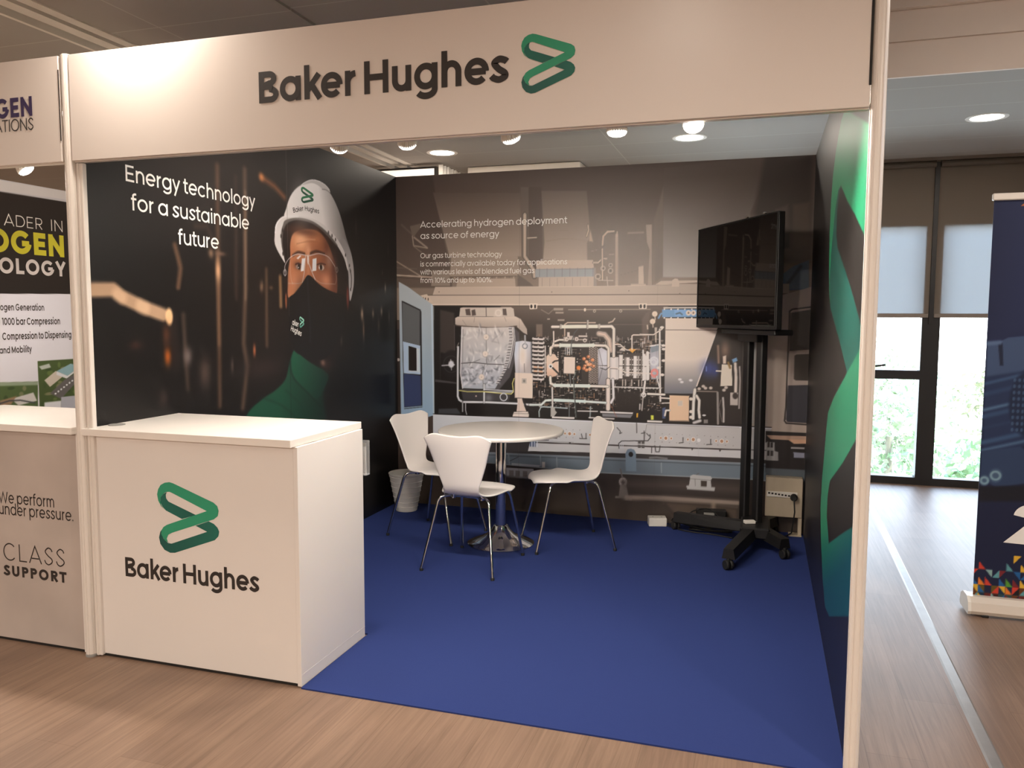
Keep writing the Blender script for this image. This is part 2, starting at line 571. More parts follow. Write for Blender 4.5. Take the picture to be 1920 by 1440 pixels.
# ---------------------------------------------------------------- helpers: large prints
class Print:
    """inks a flat sheet: shapes are laid down in the sheet's own metres, softness in metres"""

    def __init__(self, us, vs, base):
        self.us, self.vs = np.array(us), np.array(vs)
        self.U, self.V = np.meshgrid(self.us, self.vs)
        self.img = np.empty(self.U.shape + (3,), np.float32)
        self.img[:] = base

    def _win(self, u0, u1, v0, v1):
        i0, i1 = np.searchsorted(self.us, (u0, u1))
        j0, j1 = np.searchsorted(self.vs, (v0, v1))
        return slice(j0, j1), slice(i0, i1)

    def _lay(self, win, cov, col, a, col2, g):
        U, V = self.U[win], self.V[win]
        c = np.array(col, np.float32)
        if col2 is not None:
            (x0, y0), (x1, y1) = g
            dx, dy = x1 - x0, y1 - y0
            t = np.clip(((U - x0) * dx + (V - y0) * dy) / (dx * dx + dy * dy), 0, 1)[..., None]
            c = c * (1 - t) + np.array(col2, np.float32) * t
        k = (cov * a)[..., None]
        self.img[win] = self.img[win] * (1 - k) + c * k

    @staticmethod
    def _seg(U, V, p, q):
        dx, dy = q[0] - p[0], q[1] - p[1]
        L = dx * dx + dy * dy + 1e-12
        t = np.clip(((U - p[0]) * dx + (V - p[1]) * dy) / L, 0, 1)
        return np.hypot(U - p[0] - t * dx, V - p[1] - t * dy)

    def poly(self, pts, col, soft=0.003, a=1.0, col2=None, g=None):
        P = [tuple(p) for p in pts]
        xs, ys = [p[0] for p in P], [p[1] for p in P]
        win = self._win(min(xs) - soft, max(xs) + soft, min(ys) - soft, max(ys) + soft)
        U, V = self.U[win], self.V[win]
        if not U.size:
            return
        d = np.full(U.shape, 1e9)
        ins = np.zeros(U.shape, bool)
        for i in range(len(P)):
            p, q = P[i], P[(i + 1) % len(P)]
            d = np.minimum(d, self._seg(U, V, p, q))
            if p[1] != q[1]:
                ins ^= ((p[1] > V) != (q[1] > V)) & (U < (q[0] - p[0]) * (V - p[1]) / (q[1] - p[1]) + p[0])
        cov = np.clip(np.where(ins, d, -d) / soft + .5, 0, 1)
        self._lay(win, cov * cov * (3 - 2 * cov), col, a, col2, g)

    def blob(self, pts, *args, **kw):
        """poly with a smooth outline through the points"""
        n = len(pts)
        q = spline([pts[-2], pts[-1]] + list(pts) + [pts[0], pts[1]], 5)
        self.poly(q[10:10 + 5 * n], *args, **kw)

    def curve(self, pts, *args, **kw):
        self.line(spline(list(pts), 5), *args, **kw)

    def line(self, pts, w, col, soft=0.003, a=1.0, col2=None, g=None):
        P = [tuple(p) for p in pts]
        xs, ys = [p[0] for p in P], [p[1] for p in P]
        e = w / 2 + soft
        win = self._win(min(xs) - e, max(xs) + e, min(ys) - e, max(ys) + e)
        U, V = self.U[win], self.V[win]
        if not U.size:
            return
        d = np.full(U.shape, 1e9)
        for p, q in zip(P[:-1], P[1:]):
            d = np.minimum(d, self._seg(U, V, p, q))
        self._lay(win, np.clip((w / 2 - d) / soft + .5, 0, 1), col, a, col2, g)

    def pipe(self, pts, w, col, dark=0.45, hi=1.25):
        """round pipe: dark rim, body, pale ridge"""
        c = np.array(col, float)
        self.line(pts, w * 1.25, tuple(c * dark), .003)
        self.line(pts, w * .85, col, .003)
        self.line(pts, w * .3, tuple(np.minimum(c * hi, 250)), .003, .8)

    def ell(self, c, rx, ry, col, soft=0.25, a=1.0, ang=0.0):
        R = max(rx, ry) * (1 + soft)
        win = self._win(c[0] - R, c[0] + R, c[1] - R, c[1] + R)
        U, V = self.U[win] - c[0], self.V[win] - c[1]
        if not U.size:
            return
        ca, sa = math.cos(ang), math.sin(ang)
        d = np.hypot((U * ca + V * sa) / rx, (-U * sa + V * ca) / ry)
        self._lay(win, np.clip((1 - d) / soft + .5, 0, 1), col, a, None, None)

    def ring(self, c, r, w, col, soft=0.003, a=1.0):
        self.line([(c[0] + r * math.cos(t * PI / 12), c[1] + r * math.sin(t * PI / 12)) for t in range(25)], w, col, soft, a)

    def glow(self, c, rx, ry, col, a=1.0, ang=0.0):
        R = max(rx, ry) * 3
        win = self._win(c[0] - R, c[0] + R, c[1] - R, c[1] + R)
        U, V = self.U[win] - c[0], self.V[win] - c[1]
        if not U.size:
            return
        ca, sa = math.cos(ang), math.sin(ang)
        d2 = ((U * ca + V * sa) / rx) ** 2 + ((-U * sa + V * ca) / ry) ** 2
        self._lay(win, np.exp(-d2), col, a, None, None)

    def sheet(self, name, fr, m, parent, gain=1.0, flip=False):
        """fr.at(u, v) carries the sheet; gain turns the print's tones into ink"""
        nv, nu = self.U.shape
        o, u, v = (np.array(q[:]) for q in (fr.o, fr.u, fr.v))
        co = o + self.U.reshape(-1, 1) * u + self.V.reshape(-1, 1) * v
        me = bpy.data.meshes.new(name)
        me.vertices.add(nu * nv)
        me.vertices.foreach_set('co', co.astype(np.float32).ravel())
        i, j = np.meshgrid(np.arange(nu - 1), np.arange(nv - 1))
        k = (j * nu + i).reshape(-1, 1)
        q = np.hstack([k, k + 1, k + nu + 1, k + nu])
        if flip:
            q = q[:, ::-1]
        nf = len(q)
        me.loops.add(nf * 4)
        me.loops.foreach_set('vertex_index', q.astype(np.int32).ravel())
        me.polygons.add(nf)
        me.polygons.foreach_set('loop_start', np.arange(0, nf * 4, 4, dtype=np.int32))
        me.materials.append(m)
        me.update(calc_edges=True)
        c = np.clip(self.img / 255.0, 0, 1)
        c = np.where(c <= .04045, c / 12.92, ((c + .055) / 1.055) ** 2.4) * gain * np.array((.95, 1.0, 1.08))
        ca = np.ones((nu * nv, 4), np.float32)
        c = c * np.minimum(1, .84 / np.maximum(c.max(axis=2, keepdims=True), 1e-6))
        ca[:, :3] = c.reshape(-1, 3)
        at = me.color_attributes.new('ink', 'FLOAT_COLOR', 'POINT')
        at.data.foreach_set('color', ca.ravel())
        ob = bpy.data.objects.new(name, me)
        COL.objects.link(ob)
        ob.parent = parent
        return ob


# ================================================================ materials
M = {}
M['aluminium'] = mat('white_coated_aluminium', (226, 219, 212), .34, .05)
M['slot'] = mat('dark_slot', (22, 18, 16), .7, vary=.1)
M['laminate'] = mat('white_laminate', (226, 220, 216), .42, vary=.015, scale=3, bump=.02)
M['laminate_edge'] = mat('white_edge_band', (232, 226, 220), .35, vary=.02, scale=5)
M['fascia'] = mat('white_fascia_board', (222, 214, 208), .36, vary=.012, scale=2)
M['charcoal_ink'] = mat('charcoal_lettering', (44, 38, 36), .5, vary=.05)
M['white_ink'] = mat('white_lettering', (238, 236, 232), .5, vary=.02)
M['pale_ink'] = mat('pale_grey_lettering', (196, 190, 190), .5, vary=.02)
M['violet_ink'] = mat('deep_violet_lettering', (52, 36, 84), .5, vary=.05)
M['yellow_ink'] = mat('yellow_green_lettering', (196, 190, 40), .5, vary=.04)
M['print'] = print_mat('printed_graphic', .40, .5)
M['matt_print'] = print_mat('matt_printed_graphic', .6, .35)
M['chair_white'] = mat('white_lacquered_plywood', (236, 230, 226), .33, vary=.01, scale=4)
M['chrome'] = mat('chrome', (214, 212, 210), .09, 1.0, vary=.02, scale=12)
M['table_white'] = mat('white_table_laminate', (235, 230, 224), .25, vary=.01, scale=4)
M['plastic_white'] = mat('white_plastic', (228, 224, 216), .45, vary=.02)
M['beige'] = mat('beige_painted_metal', (186, 172, 150), .5, vary=.03)
M['black'] = mat('black_powder_coat', (16, 15, 15), .5, vary=.15, scale=20)
M['black_gloss'] = mat('black_glass_screen', (4, 4, 5), .035, spec=.22)
M['rubber'] = mat('black_rubber', (20, 20, 20), .65, vary=.1)
M['grey'] = mat('grey_plastic', (140, 138, 134), .5, vary=.04)
M['dark_frame'] = mat('dark_window_frame', (30, 27, 26), .45, vary=.1)
M['ceiling_dark'] = mat('dark_recess', (40, 36, 34), .8, vary=.1)
M['soffit'] = mat('cream_plaster', (226, 212, 200), .7, vary=.02, scale=3)
M['lamp_glow'] = glow_mat('lit_diffuser', (1.0, .93, .84), 9.0)
M['bulb_glow'] = glow_mat('lit_bulb', (1.0, .95, .88), 6.0)


def floor_material():
    m = bpy.data.materials.new('oak_planks')
    m.use_nodes = True
    nt = m.node_tree
    L = nt.links.new
    b = nt.nodes['Principled BSDF']
    tc = nt.nodes.new('ShaderNodeTexCoord')
    mp = nt.nodes.new('ShaderNodeMapping')
    mp.inputs['Rotation'].default_value = (0, 0, PI / 2)
    mp.inputs['Location'].default_value = (.18, .02, 0)
    L(tc.outputs['Object'], mp.inputs['Vector'])
    br = nt.nodes.new('ShaderNodeTexBrick')
    br.offset = .37
    br.inputs['Scale'].default_value = 1
    br.inputs['Brick Width'].default_value = 1.24
    br.inputs['Row Height'].default_value = .182
    br.inputs['Mortar Size'].default_value = .0012
    br.inputs['Mortar Smooth'].default_value = .3
    br.inputs['Color1'].default_value = lin((142, 116, 97))
    br.inputs['Color2'].default_value = lin((131, 106, 89))
    br.inputs['Mortar'].default_value = lin((118, 92, 74))
    L(mp.outputs[0], br.inputs['Vector'])
    mg = nt.nodes.new('ShaderNodeMapping')
    mg.inputs['Scale'].default_value = (46, 1.6, 1)
    L(tc.outputs['Object'], mg.inputs['Vector'])
    nz = nt.nodes.new('ShaderNodeTexNoise')
    nz.inputs['Scale'].default_value = 1.0
    nz.inputs['Detail'].default_value = 7
    nz.inputs['Roughness'].default_value = .65
    nz.inputs['Distortion'].default_value = 1.1
    L(mg.outputs[0], nz.inputs['Vector'])
    rp = nt.nodes.new('ShaderNodeValToRGB')
    rp.color_ramp.elements[0].position = .32
    rp.color_ramp.elements[0].color = (.62, .60, .58, 1)
    rp.color_ramp.elements[1].position = .62
    rp.color_ramp.elements[1].color = (1.06, 1.06, 1.06, 1)
    L(nz.outputs['Fac'], rp.inputs[0])
    m1 = nt.nodes.new('ShaderNodeMixRGB')
    m1.blend_type = 'MULTIPLY'
    m1.inputs[0].default_value = .75
    L(br.outputs['Color'], m1.inputs[1])
    L(rp.outputs[0], m1.inputs[2])
    n2 = nt.nodes.new('ShaderNodeTexNoise')
    n2.inputs['Scale'].default_value = 2.2
    L(tc.outputs['Object'], n2.inputs['Vector'])
    m2 = nt.nodes.new('ShaderNodeMixRGB')
    m2.blend_type = 'OVERLAY'
    m2.inputs[0].default_value = .22
    L(m1.outputs[0], m2.inputs[1])
    L(n2.outputs['Fac'], m2.inputs[2])
    L(m2.outputs[0], b.inputs['Base Color'])
    b.inputs['Roughness'].default_value = .46
    b.inputs['Specular IOR Level'].default_value = .55
    bp = nt.nodes.new('ShaderNodeBump')
    bp.inputs['Strength'].default_value = .12
    bp.inputs['Distance'].default_value = .002
    L(nz.outputs['Fac'], bp.inputs['Height'])
    L(bp.outputs[0], b.inputs['Normal'])
    return m


def ceiling_material():
    m = bpy.data.materials.new('ceiling_panels')
    m.use_nodes = True
    nt = m.node_tree
    L = nt.links.new
    b = nt.nodes['Principled BSDF']
    tc = nt.nodes.new('ShaderNodeTexCoord')
    br = nt.nodes.new('ShaderNodeTexBrick')
    br.offset = 0
    br.inputs['Scale'].default_value = 1
    br.inputs['Brick Width'].default_value = 1.55
    br.inputs['Row Height'].default_value = .52
    br.inputs['Mortar Size'].default_value = .004
    br.inputs['Color1'].default_value = lin((160, 153, 146))
    br.inputs['Color2'].default_value = lin((156, 149, 142))
    br.inputs['Mortar'].default_value = lin((178, 171, 163))
    L(tc.outputs['Object'], br.inputs['Vector'])
    L(br.outputs['Color'], b.inputs['Base Color'])
    b.inputs['Roughness'].default_value = .75
    b.inputs['Specular IOR Level'].default_value = .2
    return m


def blind_material():
    m = bpy.data.materials.new('roller_blind_fabric')
    m.use_nodes = True
    nt = m.node_tree
    nt.nodes.clear()
    L = nt.links.new
    out = nt.nodes.new('ShaderNodeOutputMaterial')
    d = nt.nodes.new('ShaderNodeBsdfDiffuse')
    t = nt.nodes.new('ShaderNodeBsdfTranslucent')
    a = nt.nodes.new('ShaderNodeAddShader')
    tc = nt.nodes.new('ShaderNodeTexCoord')
    w = nt.nodes.new('ShaderNodeTexWave')
    w.inputs['Scale'].default_value = 120
    w.inputs['Distortion'].default_value = .4
    r = nt.nodes.new('ShaderNodeMixRGB')
    r.inputs[1].default_value = lin((98, 88, 78))
    r.inputs[2].default_value = lin((106, 96, 86))
    L(tc.outputs['Object'], w.inputs['Vector'])
    L(w.outputs['Fac'], r.inputs[0])
    L(r.outputs[0], d.inputs['Color'])
    t.inputs['Color'].default_value = (.31, .318, .325, 1)
    L(d.outputs[0], a.inputs[0])
    L(t.outputs[0], a.inputs[1])
    L(a.outputs[0], out.inputs['Surface'])
    return m


def glass_material():
    m = bpy.data.materials.new('window_glass')
    m.use_nodes = True
    nt = m.node_tree
    nt.nodes.clear()
    L = nt.links.new
    out = nt.nodes.new('ShaderNodeOutputMaterial')
    t = nt.nodes.new('ShaderNodeBsdfTransparent')
    t.inputs['Color'].default_value = (.96, .98, .97, 1)
    g = nt.nodes.new('ShaderNodeBsdfGlossy')
    g.inputs['Roughness'].default_value = .02
    lw = nt.nodes.new('ShaderNodeLayerWeight')
    lw.inputs['Blend'].default_value = .12
    x = nt.nodes.new('ShaderNodeMixShader')
    L(lw.outputs['Fresnel'], x.inputs[0])
    L(t.outputs[0], x.inputs[1])
    L(g.outputs[0], x.inputs[2])
    L(x.outputs[0], out.inputs['Surface'])
    return m


M['floor'] = floor_material()
M['ceiling'] = ceiling_material()
M['blind'] = blind_material()
M['glass'] = glass_material()
M['plaster'] = mat('painted_plaster', (190, 180, 168), .75, vary=.02, scale=2)

# ================================================================ the room
RX0, RX1, RY0, RY1, CEIL = -7.0, 8.0, -9.5, 4.98, 2.78
struct(MB().box(RX0, RX1, RY0, RY1 + .12, -.1, 0).build('floor', M['floor']))
CZ = 3.19
cb = MB()
cb.box(RX0, -.548, RY0, RY1 + .12, CEIL, CEIL + .2)
cb.box(-.275, .70, RY0, RY1 + .12, CEIL, CEIL + .2)
cb.box(1.12, 3.10, RY0, RY1 + .12, CEIL, CEIL + .2)
cb.box(3.10, RX1, RY0, -1.2, CEIL, CEIL + .2)
cb.box(3.10, RX1, 2.36, RY1 + .12, CEIL, CEIL + .2)
cb.box(3.05, RX1, -1.25, 2.40, CZ, CZ + .1)
cb.box(3.05, 3.10, -1.25, 2.40, CEIL, CZ)
cb.box(3.05, RX1, -1.25, -1.2, CEIL, CZ)
cb.box(.70, 1.12, RY0, .78, CEIL + .012, CEIL + .2)
cb.box(.70, 1.12, .78, RY1 + .12, CEIL, CEIL + .2)
cb.box(-.548, -.275, RY0, RY1 + .12, CEIL + .1, CEIL + .2)
struct(cb.build('ceiling', M['ceiling']))
# service channel running to the windows, with two pale rails in a dark slot
b = MB()
b.box(-.546, -.525, -6.9, 4.1, CEIL - .006, CEIL + .06)
b.box(-.47, -.40, -6.9, 4.1, CEIL + .005, CEIL + .05)
b.box(-.335, -.277, -6.9, 4.1, CEIL - .006, CEIL + .06)
struct(b.build('trim_1', mat('channel_rail', (214, 206, 196), .5, vary=.03)), 'pale rails of the ceiling service channel')
struct(MB().box(-.546, -.277, -6.9, 4.97, CEIL + .085, CEIL + .098).build('trim_2', M['ceiling_dark']), 'dark slot of the ceiling service channel')
# upright face of the raised ceiling field over the corridor on the right
b = MB()
b.box(3.10, RX1, 2.34, 2.36, CEIL - .002, 2.962)
b.box(3.10, RX1, 2.348, 2.36, 2.962, 2.968)
b.box(3.10, RX1, 2.33, 2.36, 2.968, 3.126)
b.box(3.10, RX1, 2.338, 2.36, 3.126, 3.134)
b.box(3.10, RX1, 2.30, 2.36, 3.134, CZ)
struct(b.build('trim_3', M['soffit']), 'cream moulded edge of the raised ceiling over the corridor')
for nm, a in (('wall_left', (RX0 - .1, RX0, RY0, RY1, 0, CEIL)), ('wall_right', (RX1, RX1 + .1, RY0, RY1, 0, CEIL)), ('wall_front', (RX0, RX1, RY0 - .1, RY0, 0, CEIL))):
    struct(MB().box(*a).build(nm, M['plaster']))
# window wall
WINS = [(1.86, 2.93), (2.97, 4.025), (4.115, 5.17), (5.25, 6.30)]
WZ0, WZ1 = .03, 2.24
wb = MB()
wb.box(RX0, RX1, RY1, RY1 + .025, WZ1, CEIL)
wb.box(RX0, WINS[0][0], RY1, RY1 + .12, 0, WZ1)
wb.box(WINS[-1][1], RX1, RY1, RY1 + .12, 0, WZ1)
struct(wb.build('wall_back', M['plaster']))
for i, (x0, x1) in enumerate(WINS):
    e0 = .02 if i == 0 else .045
    f = MB()
    f.box(x0 - e0, x0 + .025, RY1 - .005, RY1 + .10, 0, WZ1)
    f.box(x1 - .025, x1 + .045, RY1 - .005, RY1 + .10, 0, WZ1)
    f.box(x0 + .025, x1 - .025, RY1 - .005, RY1 + .10, 0, .065)
    f.box(x0 + .025, x1 - .025, RY1, RY1 + .04, WZ1 - .02, WZ1)
    w = struct(f.build('window_%d' % (i + 1), M['dark_frame']), 'dark framed floor-length window')
    g = MB().box(x0 + .02, x1 - .02, RY1 + .055, RY1 + .065, .06, WZ1 - .04)
    g.build('pane', M['glass'], w)
    if i != 2:
        MB().box(x0 + .025, x1 - .025, RY1 - .004, RY1 + .09, .92, .997).build('transom', M['dark_frame'], w)
        h = MB()
        h.tube([(3.69 - 3.04 + x0, RY1 - .02, 1.03), (3.69 - 3.04 + x0, RY1 - .06, 1.03), (3.69 - 3.04 + x0 + .1, RY1 - .06, 1.045)], .009)
        h.box(3.67 - 3.04 + x0, 3.71 - 3.04 + x0, RY1 - .03, RY1 - .015, .99, 1.06)
        h.build('handle', M['dark_frame'], w)
    window_portal(x0, x1, WZ0, WZ1, RY1 + .14)

BL_LAB = ['half-lowered grey roller blind hidden behind the stand back wall', 'half-lowered grey roller blind on the window beside the white post',
          'half-lowered grey roller blind on the window behind the navy banner', 'half-lowered grey roller blind on the window right of the navy banner']
for i, (x0, x1) in list(enumerate(WINS))[1:3]:
    t = thing('roller_blind', BL_LAB[i], 'blind', ((x0 + x1) / 2, 4.968, 0), 0, 'roller blinds at the windows')
    hw = (x1 - x0) / 2 + .02
    if i == 2:
        hw += .01
    MB().box(-hw, hw, -.001, .001, 1.485, 2.72).build('fabric', M['blind'], t)
    r = MB().rbox(-hw, hw, -.010, .004, 1.452, 1.488, .004)
    for k in range(9):
        xx = -hw + .06 + k * (2 * hw - .12) / 8
        r.box(xx - .018, xx + .018, -.0115, -.0102, 1.467, 1.474)
    r.build('bottom_rail', mat('blind_rail', (120, 108, 98), .5, vary=.05), t)
    MB().lathe([(.03, -hw), (.03, hw)], 20, M=Matrix.Translation((0, -.035, 2.735)) @ Matrix.Rotation(PI / 2, 4, 'Y')).build('roller', mat('blind_roller', (78, 68, 58), .6, vary=.05), t)
struct(MB().box(RX0, RX1, 4.87, 4.89, 2.755, CEIL).build('trim_4', mat('blind_track', (96, 84, 74), .5, vary=.05)), 'dark track above the roller blinds')
struct(MB().box(4.047, 4.083, 4.955, 4.982, 1.40, 2.755).build('trim_5', M['dark_frame']), 'dark post between the two roller blinds')
# metal joint cover in the corridor floor
jb = MB()
jb.prism([(-.022, 0), (.022, 0), (.016, .004), (-.016, .004)], 0, 1, M=Matrix(((1, 0, -.07 / 3.6, 0), (0, 0, 1, 0), (0, 1, 0, 0), (0, 0, 0, 1))))
vs = [(3.47 + x + (y - .2) * .0197, y, z) for y in (-2.2, 4.93) for x, z in ((-.024, 0), (.024, 0), (.017, .005), (-.017, .005))]
jb = MB().add(vs, [(0, 1, 5, 4), (1, 2, 6, 5), (2, 3, 7, 6), (3, 0, 4, 7), (0, 3, 2, 1), (4, 5, 6, 7)])
tag(jb.build('floor_joint_cover', mat('dull_aluminium_strip', (150, 146, 143), .42, .45, vary=.12, scale=14, bump=.5)),
    'long flat metal strip across the corridor floor towards the windows', 'floor strip')

# ---------------------------------------------------------------- ceiling downlights
def downlight(loc, label, power=1.0):
    t = thing('ceiling_downlight', label, 'downlight', loc, 0, 'round recessed downlights in the ceiling')
    MB().lathe([(.098, .0), (.112, -.004), (.125, -.003), (.128, .0)], 40).build('trim_ring', mat('downlight_ring', (222, 214, 204), .4, vary=.02), t, 40)
    MB().lathe([(0.0, -.007), (.06, -.006), (.099, -.0015)], 40).build('diffuser', M['lamp_glow'], t, 40)
    d = bpy.data.lights.new('downlight_lamp', 'AREA')
    d.shape = 'DISK'
    d.size = .19
    d.energy = DOWNLIGHT_POWER * power
    d.color = WARM
    o = bpy.data.objects.new('downlight_lamp', d)
    o.location = (0, 0, -.012)
    COL.objects.link(o)
    o.parent = t
    return t


downlight((.16, 3.56, CEIL), 'lit round downlight above the corner where the two dark walls meet')
downlight((2.14, 3.56, CEIL), 'lit round downlight just under the tilted bulb at the right')
downlight((4.08, 3.50, CEIL), 'lit round downlight in the corridor ceiling in front of the windows')
for x, y, pw, lb in ((.36, -.17, .85, 'lit downlight close above the left end of the large white fascia'),
                     (-1.75, -.17, .5, 'lit downlight close above the neighbouring fascia'),
                     (4.7, .55, 2.4, 'lit downlight in the raised ceiling over the corridor'),
                     (2.35, -1.05, .32, 'lit downlight in the aisle ceiling in front of the large fascia'), (.9, -2.9, .5, 'added fill downlight over the aisle in front of the white counter'), (-1.6, -2.4, .7, 'added fill downlight over the aisle in front of the grey counter'),  # the two before the counters are unseen, added to brighten the aisle floor
                     (4.3, -1.7, 2.8, 'added fill downlight over the aisle beside the corridor'), (-1.8, 1.6, 1.6, 'added fill downlight above the neighbouring stand'),  # both unseen: added for the corridor floor and for bounce onto the ceiling
                     (-4.0, 1.2, 5.0, 'added fill downlight beyond the neighbouring stand'), (-5.6, 3.4, 4.0, 'added fill downlight at the far left by the window wall'), (-3.9, -2.4, 2.0, 'added fill downlight over the far left end of the aisle'),  # unseen lamps added so floor bounce lifts the dark ceiling at the left
                     (1.6, -6.6, 17.0, 'added fill downlight in the middle of the far row over the aisle'), (4.6, -6.4, 17.0, 'added fill downlight at the right end of the far row over the aisle'),  # far row behind the camera, added and boosted to light the upright fronts
                     (-1.4, -6.4, 17.0, 'added fill downlight at the left end of the far row over the aisle')):
    downlight((x, y, CZ if 3.1 < x and -1.2 < y < 2.3 else CEIL), lb, pw)

# ---------------------------------------------------------------- ceiling-hung units seen over the back wall
t = thing('ceiling_unit', 'long white box under the ceiling behind the back wall', 'air conditioner', (.655, 4.36, 0))
MB().rbox(-.513, .513, -.16, .16, 2.66, 2.775, .006).build('housing', mat('unit_white', (224, 212, 200), .5, vary=.02), t)
MB().box(-.45, .45, -.10, .10, 2.652, 2.66).build('grille', M['grey'], t)
t = thing('light_panel', 'lit cream panel in a dark frame above the wall corner', 'light panel', (-.335, 3.95, 0))
MB().box(-.30, .265, 0, .03, 2.40, 2.735).build('panel', glow_mat('lit_panel', (1, .84, .68), .85), t)
f = MB().box(-.32, .285, -.012, .035, 2.735, 2.75)
f.box(.265, .285, -.012, .035, 2.40, 2.735).box(-.32, -.30, -.012, .035, 2.40, 2.735)
f.build('frame', M['dark_frame'], t)
t = thing('vertical_blind', 'bunch of white upright slats beside the lit cream panel', 'blind', (-.025, 3.96, 0))
for k in range(8):
    MB().box(-.012 + .004 * (k % 2), .028 + .006 * (k % 3), k * .058, k * .058 + .008, 2.40, 2.765).build('slat', M['plastic_white'], t)
# ================================================================ outside the windows
ground_m = mat('pale_paving', (226, 222, 208), .8, vary=.08, scale=.4)
struct(MB().box(-60, 80, 7, 140, -7.6, -7.5).build('ground_outside', ground_m), 'pale sunlit ground outside')


def tree(loc, h, r, label, tint, seed, n=2300):
    q = random.Random(seed)
    t = thing('tree', label, 'tree', loc, 0, 'sunlit trees outside the windows')
    MB().tube([(0, 0, 0), (.05, .1, h * .35), (0, 0, h * .8)], [.2, .16, .06], 8).build('trunk', mat('bark', (128, 122, 108), .8, vary=.2), t)
    vs, fs = [], []
    lobes = [(q.uniform(-.5, .5) * r, q.uniform(-.5, .5) * r, h * q.uniform(.45, .95), r * q.uniform(.35, .6)) for _ in range(14)]
    for i in range(n):
        cx, cy, cz, cr = lobes[i % len(lobes)]
        d = Vector((q.gauss(0, 1), q.gauss(0, 1), q.gauss(0, 1))).normalized() * cr * q.uniform(.75, 1.05)
        p = Vector((cx, cy, cz)) + d
        a = Vector((q.gauss(0, 1), q.gauss(0, 1), q.gauss(0, 1))).normalized()
        b_ = a.cross(Vector((q.gauss(0, 1), q.gauss(0, 1), q.gauss(0, 1)))).normalized()
        s = q.uniform(.06, .13)
        k = len(vs)
        vs += [p - a * s, p + b_ * s * .55, p + a * s, p - b_ * s * .55]
        fs.append((k, k + 1, k + 2, k + 3))
    MB().add(vs, fs).build('foliage', mat('foliage_%d' % seed, tint, .6, vary=.45, scale=2.5), t)
    return t


for k, (x, y, h, r, tint, lb) in enumerate((
        (5.35, 16.0, 8.0, 1.3, (136, 156, 120), 'pale green tree seen through the left window'),
        (6.0, 12.4, 7.6, 1.0, (124, 150, 112), 'green tree in the middle of the right window, closest to the glass'),
        (8.6, 22.0, 8.0, 1.6, (154, 156, 124), 'yellowish tree behind the right window, partly behind the banner'),
        (6.6, 25.0, 8.0, 1.7, (150, 158, 130), 'tall pale tree farther off between the two windows'),
        (5.35, 9.3, 6.8, .6, (164, 156, 126), 'straw-coloured tree crown low in the right window'),
        (4.25, 9.3, 6.9, .6, (142, 152, 120), 'green tree crown low in the left window'))):
    tree((x, y, -7.5), h, r, lb, tint, 40 + k)
# ================================================================ the stand: posts, carpet, fascias
tag(MB().prism([(1.016, 0), (2.996, 0), (2.996, 2.98), (.02, 2.98), (.02, .56), (1.016, .56)], .0, .006).build('carpet', mat('royal_blue_carpet', (44, 58, 112), .95, spec=.15, vary=.07, scale=420, bump=.35)),
    'royal blue carpet covering the whole floor of the stand', 'carpet')


def post(loc, label):
    t = thing('upright_post', label, 'post', loc, 0, 'white fluted posts at the stand front')
    poly = []
    R, G = .0225, .0205
    for k in range(8):
        a = 2 * PI * (k + .5) / 8
        for da, r in ((-.30, R), (-.10, R), (-.07, G), (.07, G), (.10, R), (.30, R)):
            poly.append((r * math.cos(a + da), r * math.sin(a + da)))
    MB().prism(poly, .012, 2.495).build('profile', M['aluminium'], t)
    MB().lathe([(.024, 0), (.024, .008), (.02, .012)], 24).build('foot', M['grey'], t)
    MB().lathe([(.0228, 2.495), (.0228, 2.499), (.018, 2.502)], 8).build('end_cap', M['plastic_white'], t)
    return t


post((-.010, 0, 0), 'white fluted post between the two counters')
post((3.007, 0, 0), 'white fluted post at the right front corner beside the corridor')

ftop, fbot = 2.495, 2.078
F = Frame((0, -.02, 0), (1, 0, 0), (0, 0, 1))
GL, GM, GD = lin((46, 152, 116)), lin((27, 106, 92)), lin((21, 82, 76))


def fascia(name, x0, x1, label):
    t = thing(name, label, 'sign', ((x0 + x1) / 2, 0, 0))
    w = (x1 - x0) / 2
    MB().rbox(-w, w, -.019, -.005, fbot, ftop, .0015).build('board', M['fascia'], t)
    b = MB().box(-w, w, -.005, .02, fbot - .004, fbot + .012)
    b.box(-w, w, -.005, .02, ftop - .02, ftop)
    b.build('rail', M['aluminium'], t)
    return t


def at_parent(o, t):
    """keep world place while hanging under its thing"""
    o.parent = t
    o.matrix_parent_inverse = Matrix.Translation(t.location).inverted()
    return o


fs = fascia('fascia_sign', .016, 2.982, 'long white fascia board with charcoal company name and green emblem')
mb = MB()
write(mb, F, 'Baker Hughes', .892, 2.2385, .161, .138, .975, track=-.022)
at_parent(mb.build('lettering', M['charcoal_ink']), fs)
mb = MB()
emblem(mb, F, 1.905, 2.190, .190, .196, GL, GM, GD)
at_parent(mb.build('emblem', M['print']), fs)
fn = fascia('fascia_sign', -1.95, -.036, 'white fascia board of the neighbouring stand with violet lettering')
mb = MB()
write(mb, F, 'GEN', -0.171, 2.269, .112, .155, .205, right=True)
at_parent(mb.build('lettering', M['violet_ink']), fn)
mb = MB()
write(mb, F, 'ATIONS', -0.172, 2.213, .070, .075, .212, right=True)
at_parent(mb.build('small_lettering', M['charcoal_ink']), fn)
for nm, x0, x1, z0, z1, lb in (('joint_strip', -.036, -.033, 2.16, 2.44, 'narrow dark gap beside the left post'),):
    at_parent(MB().box(x0, x1, -.0215, -.019, z0, z1).build(nm, M['slot']), fn)
at_parent(MB().box(2.978, 2.985, -.021, -.018, 2.14, 2.49).build('joint_strip', M['slot']), fs)

